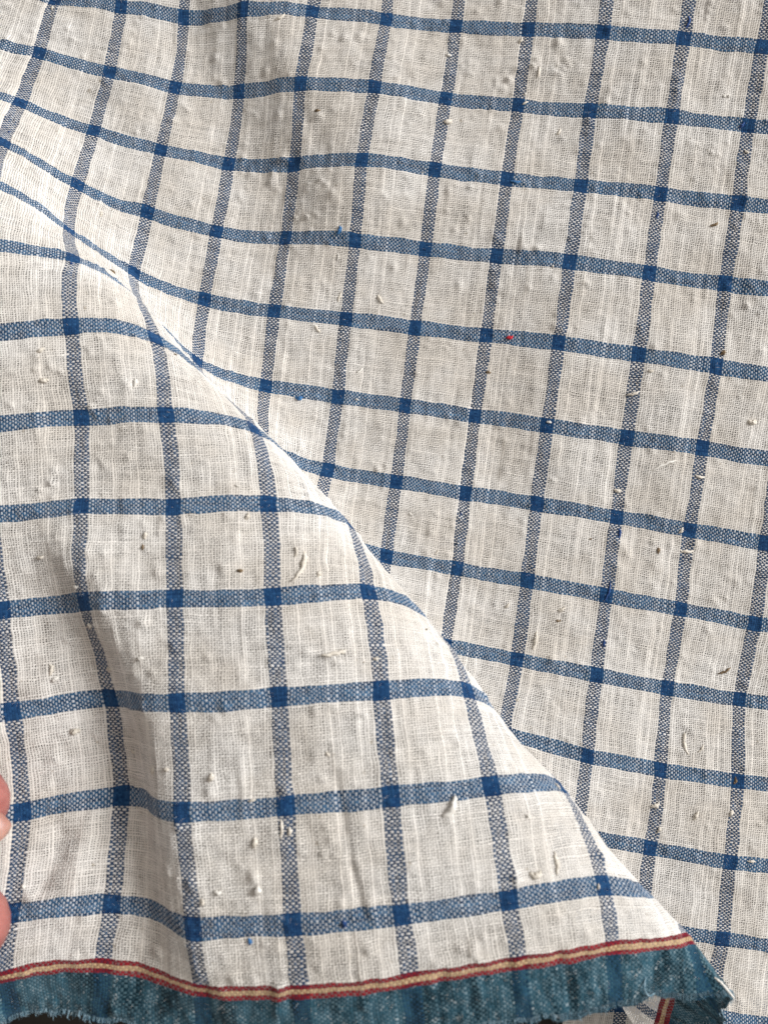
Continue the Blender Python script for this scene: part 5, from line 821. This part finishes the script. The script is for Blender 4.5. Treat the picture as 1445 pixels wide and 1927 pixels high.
# smaller neps in a handful of shapes
protos = []
for s in range(10):
    r_ = random.Random(900 + s)
    me = nep_mesh(r_.uniform(.08, .2), r_.uniform(.022, .04), r_.uniform(-.3, .3), 900 + s)
    me.materials.append(M_COTTON if s % 3 else M_COTTONW); protos.append(me)
husk = nep_mesh(.07, .018, .1, 77); husk.materials.append(M_HUSK)
navy = nep_mesh(.10, .026, .2, 78); navy.materials.append(M_NAVY)
for q in range(60):
    u, v = rng.uniform(-1, 12), rng.uniform(-.8, 12.4)
    me = protos[q % 10]
    if q % 7 == 0: me = husk
    if q % 14 == 3: me = navy; u = round(u) + rng.uniform(-.06, .06)
    o = bpy.data.objects.new("small_nep", me); col.objects.link(o)
    place(o, u, v, rng.uniform(0, 6.28), 0.004, rng.uniform(.45, .95)); o.parent = cloth

# stray fibres standing off the yarns, far too many to count
def fuzz_part(count):
    V_, F_ = [], []
    for q in range(count):
        u, v = rng.uniform(-1.2, 12.0), rng.uniform(-.9, 13.14)
        p, a, b, n = surf_at(u, v)
        th = rng.uniform(0, 6.28); L = rng.uniform(.03, .11)
        d = (a * math.cos(th) + b * math.sin(th)) + n * rng.uniform(.1, .9); d.normalize()
        s = d.cross(n).normalized() * 0.0016 if d.cross(n).length > 1e-4 else a * .0016
        c = d.cross(s).normalized() * L * rng.uniform(-.4, .4)
        m_ = p + d * L * .5 + c; e = p + d * L
        i = len(V_); V_ += [p + s, p - s, m_ + s * .8, m_ - s * .8, e]
        F_ += [(i, i + 1, i + 3, i + 2), (i + 2, i + 3, i + 4)]
    me = bpy.data.meshes.new("stray_fibres"); me.from_pydata([tuple(x) for x in V_], [], F_); me.materials.append(M_COTTONW)
    o = bpy.data.objects.new("stray_fibres", me); col.objects.link(o); o.parent = cloth; o['kind'] = 'stuff'
fuzz_part(20000)

# a further turn of the cloth lies flat under the fold, at the foot of the picture
def under_turn():
    nx, ny = 90, 60
    x0, x1, y0, y1 = 4.75, 16.0, -11.6, -18.0
    me = bpy.data.meshes.new("under_turn"); V_, F_, UV_, = [], [], []
    for i in range(nx + 1):
        for j in range(ny + 1):
            x = x0 + (x1 - x0) * i / nx; y = y0 + (y1 - y0) * j / ny
            V_.append((x, y, -0.22 + 0.03 * math.sin(x * 1.3 + y * .6)))
            UV_.append((363 + (x - 6.28 - (y + 13.4) * .12) * 18.5, 500 + (y0 - y) * 21))
    for i in range(nx):
        for j in range(ny):
            a = i * (ny + 1) + j
            F_.append((a, a + 1, a + ny + 2, a + ny + 1))
    me.from_pydata(V_, [], F_)
    uvl = me.uv_layers.new(name="weave")
    for l in me.loops: uvl.data[l.index].uv = (UV_[l.vertex_index][0], min(UV_[l.vertex_index][1], 545))
    for nm, vec in (('tu', (1, 0, 0)), ('tv', (0, -1, 0)), ('tn', (0, 0, 1))):
        a = me.attributes.new(nm, 'FLOAT_VECTOR', 'POINT'); a.data.foreach_set('vector', list(vec) * len(me.vertices))
    me.materials.append(WEAVE)
    for p in me.polygons: p.use_smooth = True
    o = bpy.data.objects.new("under_turn", me); col.objects.link(o); o.parent = cloth
    o['label'] = "shaded turn of the cloth seen below the selvage at the foot of the picture"
under_turn()

# loose ends on the selvage
def strand(name, pts, r, mat, parent=cloth, seed=0):
    P_ = np.array(pts, float); t = np.linspace(0, len(P_) - 1, len(P_) * 6)
    c = cubic_rows(P_, t)
    me = tuft_mesh(name, [tuple(x) for x in c], [r * (0.4 + 0.6 * min(1, 6 * k / len(t), 6 * (1 - k / len(t)) + .05)) for k in range(len(t))], seed, 7, False)
    me.materials.append(mat)
    o = bpy.data.objects.new(name, me); col.objects.link(o); o.parent = parent
    return o
def on(u, v, h=0.0):
    p, a, b, n = surf_at(u, v); return tuple(p + n * h)
strand("loose_loop", [on(6.36, 12.9, .0), on(6.30, 12.98, .07), on(6.36, 13.08, .08), on(6.47, 13.12, .04)], .018, M_TEAL)
strand("loose_end", [on(7.16, 12.98, .0), on(7.2, 13.05, .06), on(7.28, 13.16, .04)], .024, M_COTTONW)
# the raw edge: many fine short ends, one mass
def fringe(count):
    V_, F_ = [], []
    for q in range(count):
        u = rng.uniform(-1.3, 9.0) + rng.normal(0, .02)
        p, a, b, n = surf_at(u, 13.10)
        L = .03 + .12 * rng.random() ** 3; w = rng.uniform(.003, .009)
        tip = p + b * (L + .05) + a * rng.normal(0, .05) + n * rng.normal(0, .04)
        mid = p + b * (L * .5 + .05) + a * rng.normal(0, .02) + n * rng.normal(0.01, .02)
        s, s2 = a * w, n * w
        i = len(V_); V_ += [p + s, p - s, p + s2 * 1.5, mid + s, mid - s, mid + s2 * 1.5, tip]
        F_ += [(i, i + 1, i + 4, i + 3), (i + 1, i + 2, i + 5, i + 4), (i + 2, i, i + 3, i + 5), (i + 3, i + 4, i + 6), (i + 4, i + 5, i + 6), (i + 5, i + 3, i + 6)]
    me = bpy.data.meshes.new("fringe"); me.from_pydata([tuple(x) for x in V_], [], F_); me.materials.append(M_TEAL)
    o = bpy.data.objects.new("fringe", me); col.objects.link(o); o.parent = cloth; o['kind'] = 'stuff'
fringe(1500)
p, a, b, n = surf_at(-0.3, 13.12)
strand("hanging_thread", [tuple(p + Vector(q)) for q in ((-.1, .02, -.1), (.12, -.12, -.16), (.38, -.42, -.25), (.5, -.8, -.4), (.45, -1.3, -.7))], .045, M_NAVY)

# a red fibre and a seed husk that merely lie on the cloth
me = nep_mesh(.17, .045, .35, 301); me.materials.append(M_RED)
o = bpy.data.objects.new("red_lint", me); col.objects.link(o)
place(o, 7.33, 4.0, math.radians(20), .006)
o['label'] = "tiny red fibre caught on a blue stripe of the rear cloth, the only red speck"; o['category'] = "lint"

# ---------------------------------------------------------------- table below
bm = bmesh.new()
bmesh.ops.create_grid(bm, x_segments=60, y_segments=60, size=60)
for v_ in bm.verts: v_.co.z = -0.95 + 0.01 * math.sin(v_.co.x * .7)
me = bpy.data.meshes.new("table_surface"); bm.to_mesh(me); bm.free(); me.materials.append(M_TABLE)
o = bpy.data.objects.new("table_surface", me); col.objects.link(o); o['kind'] = 'structure'

# ---------------------------------------------------------------- the hand at the left edge
def tapered_body(name, verts, edges, radii, mat, root, sub=2):
    me = bpy.data.meshes.new(name); me.from_pydata(verts, edges, [])
    o = bpy.data.objects.new(name, me); col.objects.link(o)
    sk = o.modifiers.new("skin", 'SKIN'); sk.use_smooth_shade = True
    for i, r in enumerate(radii):
        sv = me.skin_vertices[0].data[i]; sv.radius = (r[0], r[1]) if isinstance(r, tuple) else (r, r)
        sv.use_root = (i == root)
    ss = o.modifiers.new("sub", 'SUBSURF'); ss.levels = sub; ss.render_levels = sub
    me.materials.append(mat)
    return o
# wrist off to the left; fingers reach to the cloth edge, index above, thumb below
HV = [(-19.5, -9.6, 4.2),                                          # 0 wrist
      (-17.2, -9.0, 4.5), (-15.2, -8.2, 4.8),                      # 1 2 palm
      (-13.6, -5.6, 5.2),                                          # 3 index knuckle
      (-10.9, -4.6, 5.9), (-9.3, -5.0, 5.95), (-8.35, -5.75, 5.85),     # 4 5 6 index
      (-13.9, -6.8, 4.6), (-11.3, -6.0, 4.3), (-9.9, -6.6, 4.3), (-9.3, -7.3, 4.3),   # 7-10 middle
      (-14.2, -7.9, 4.0), (-11.9, -7.4, 3.5), (-10.7, -7.8, 3.4), (-10.1, -8.3, 3.4), # 11-14 ring
      (-14.8, -8.9, 3.5), (-13.0, -8.7, 3.0), (-12.0, -8.9, 2.9), (-11.5, -9.3, 2.9), # 15-18 little
      (-15.6, -9.4, 5.4), (-12.2, -9.2, 6.3), (-9.9, -8.1, 6.35), (-8.55, -7.15, 6.2)]  # 19-22 thumb
HE = [(0, 1), (1, 2), (2, 3), (3, 4), (4, 5), (5, 6), (2, 7), (7, 8), (8, 9), (9, 10), (2, 11), (11, 12), (12, 13), (13, 14),
      (2, 15), (15, 16), (16, 17), (17, 18), (1, 19), (19, 20), (20, 21), (21, 22)]
HR = [(2.3, 1.6), (2.6, 1.5), (2.4, 1.3), .95, .86, .80, .66, .95, .88, .80, .66, .9, .82, .76, .62, .8, .72, .66, .55, 1.2, 1.05, .98, .78]
HV = [(x + (1.78 if i > 20 else 1.36), y - 0.08 if i in (5, 6) else y + (0.22 if i > 20 else 0.0), z) for i, (x, y, z) in enumerate(HV)]
hand = tapered_body("hand", HV, HE, HR, M_SKIN, 1)
hand['label'] = "pink fingertips pinching the left edge of the flap just above the selvage"
hand['category'] = "hand"
def nail(c, d, up, L, W):
    """a curved nail plate"""
    c, d, up = Vector(c), Vector(d).normalized(), Vector(up)
    s = d.cross(up).normalized(); up = s.cross(d).normalized()
    bm = bmesh.new(); g_ = []
    for lay in (0, 1):
        for i in range(9):
            for j in range(9):
                a, b = i / 8 * 2 - 1, j / 8 * 2 - 1
                w = W * math.sqrt(max(0.05, 1 - abs(a) ** 4 * .8))
                g_.append(bm.verts.new(c + d * a * L + s * b * w - up * (b * b * W * .55 + (a * .5 + .5) ** 2 * L * .25 - (0.03 if lay else 0))))
    for i in range(8):
        for j in range(8):
            q = i * 9 + j
            bm.faces.new((g_[q], g_[q + 1], g_[q + 10], g_[q + 9])); q += 81
            bm.faces.new((g_[q + 9], g_[q + 10], g_[q + 1], g_[q]))
    rim = [i * 9 for i in range(9)] + [72 + j for j in range(1, 9)] + [i * 9 + 8 for i in range(7, -1, -1)] + [j for j in range(7, 0, -1)]
    for a, b in zip(rim, rim[1:] + rim[:1]): bm.faces.new((g_[b], g_[a], g_[a + 81], g_[b + 81]))
    bmesh.ops.recalc_face_normals(bm, faces=bm.faces)
    me = bpy.data.meshes.new("fingernail"); bm.to_mesh(me); bm.free(); me.materials.append(M_NAIL)
    for p in me.polygons: p.use_smooth = True
    o = bpy.data.objects.new("fingernail", me); col.objects.link(o); o.parent = hand
    return o
nail((-7.02, -5.72, 6.22), (.6, -.8, -.1), (.5, -.1, .9), .24, .26)
nail((-7.3, -7.35, 6.92), (.8, .6, 0), (-.1, .1, 1), .40, .40)
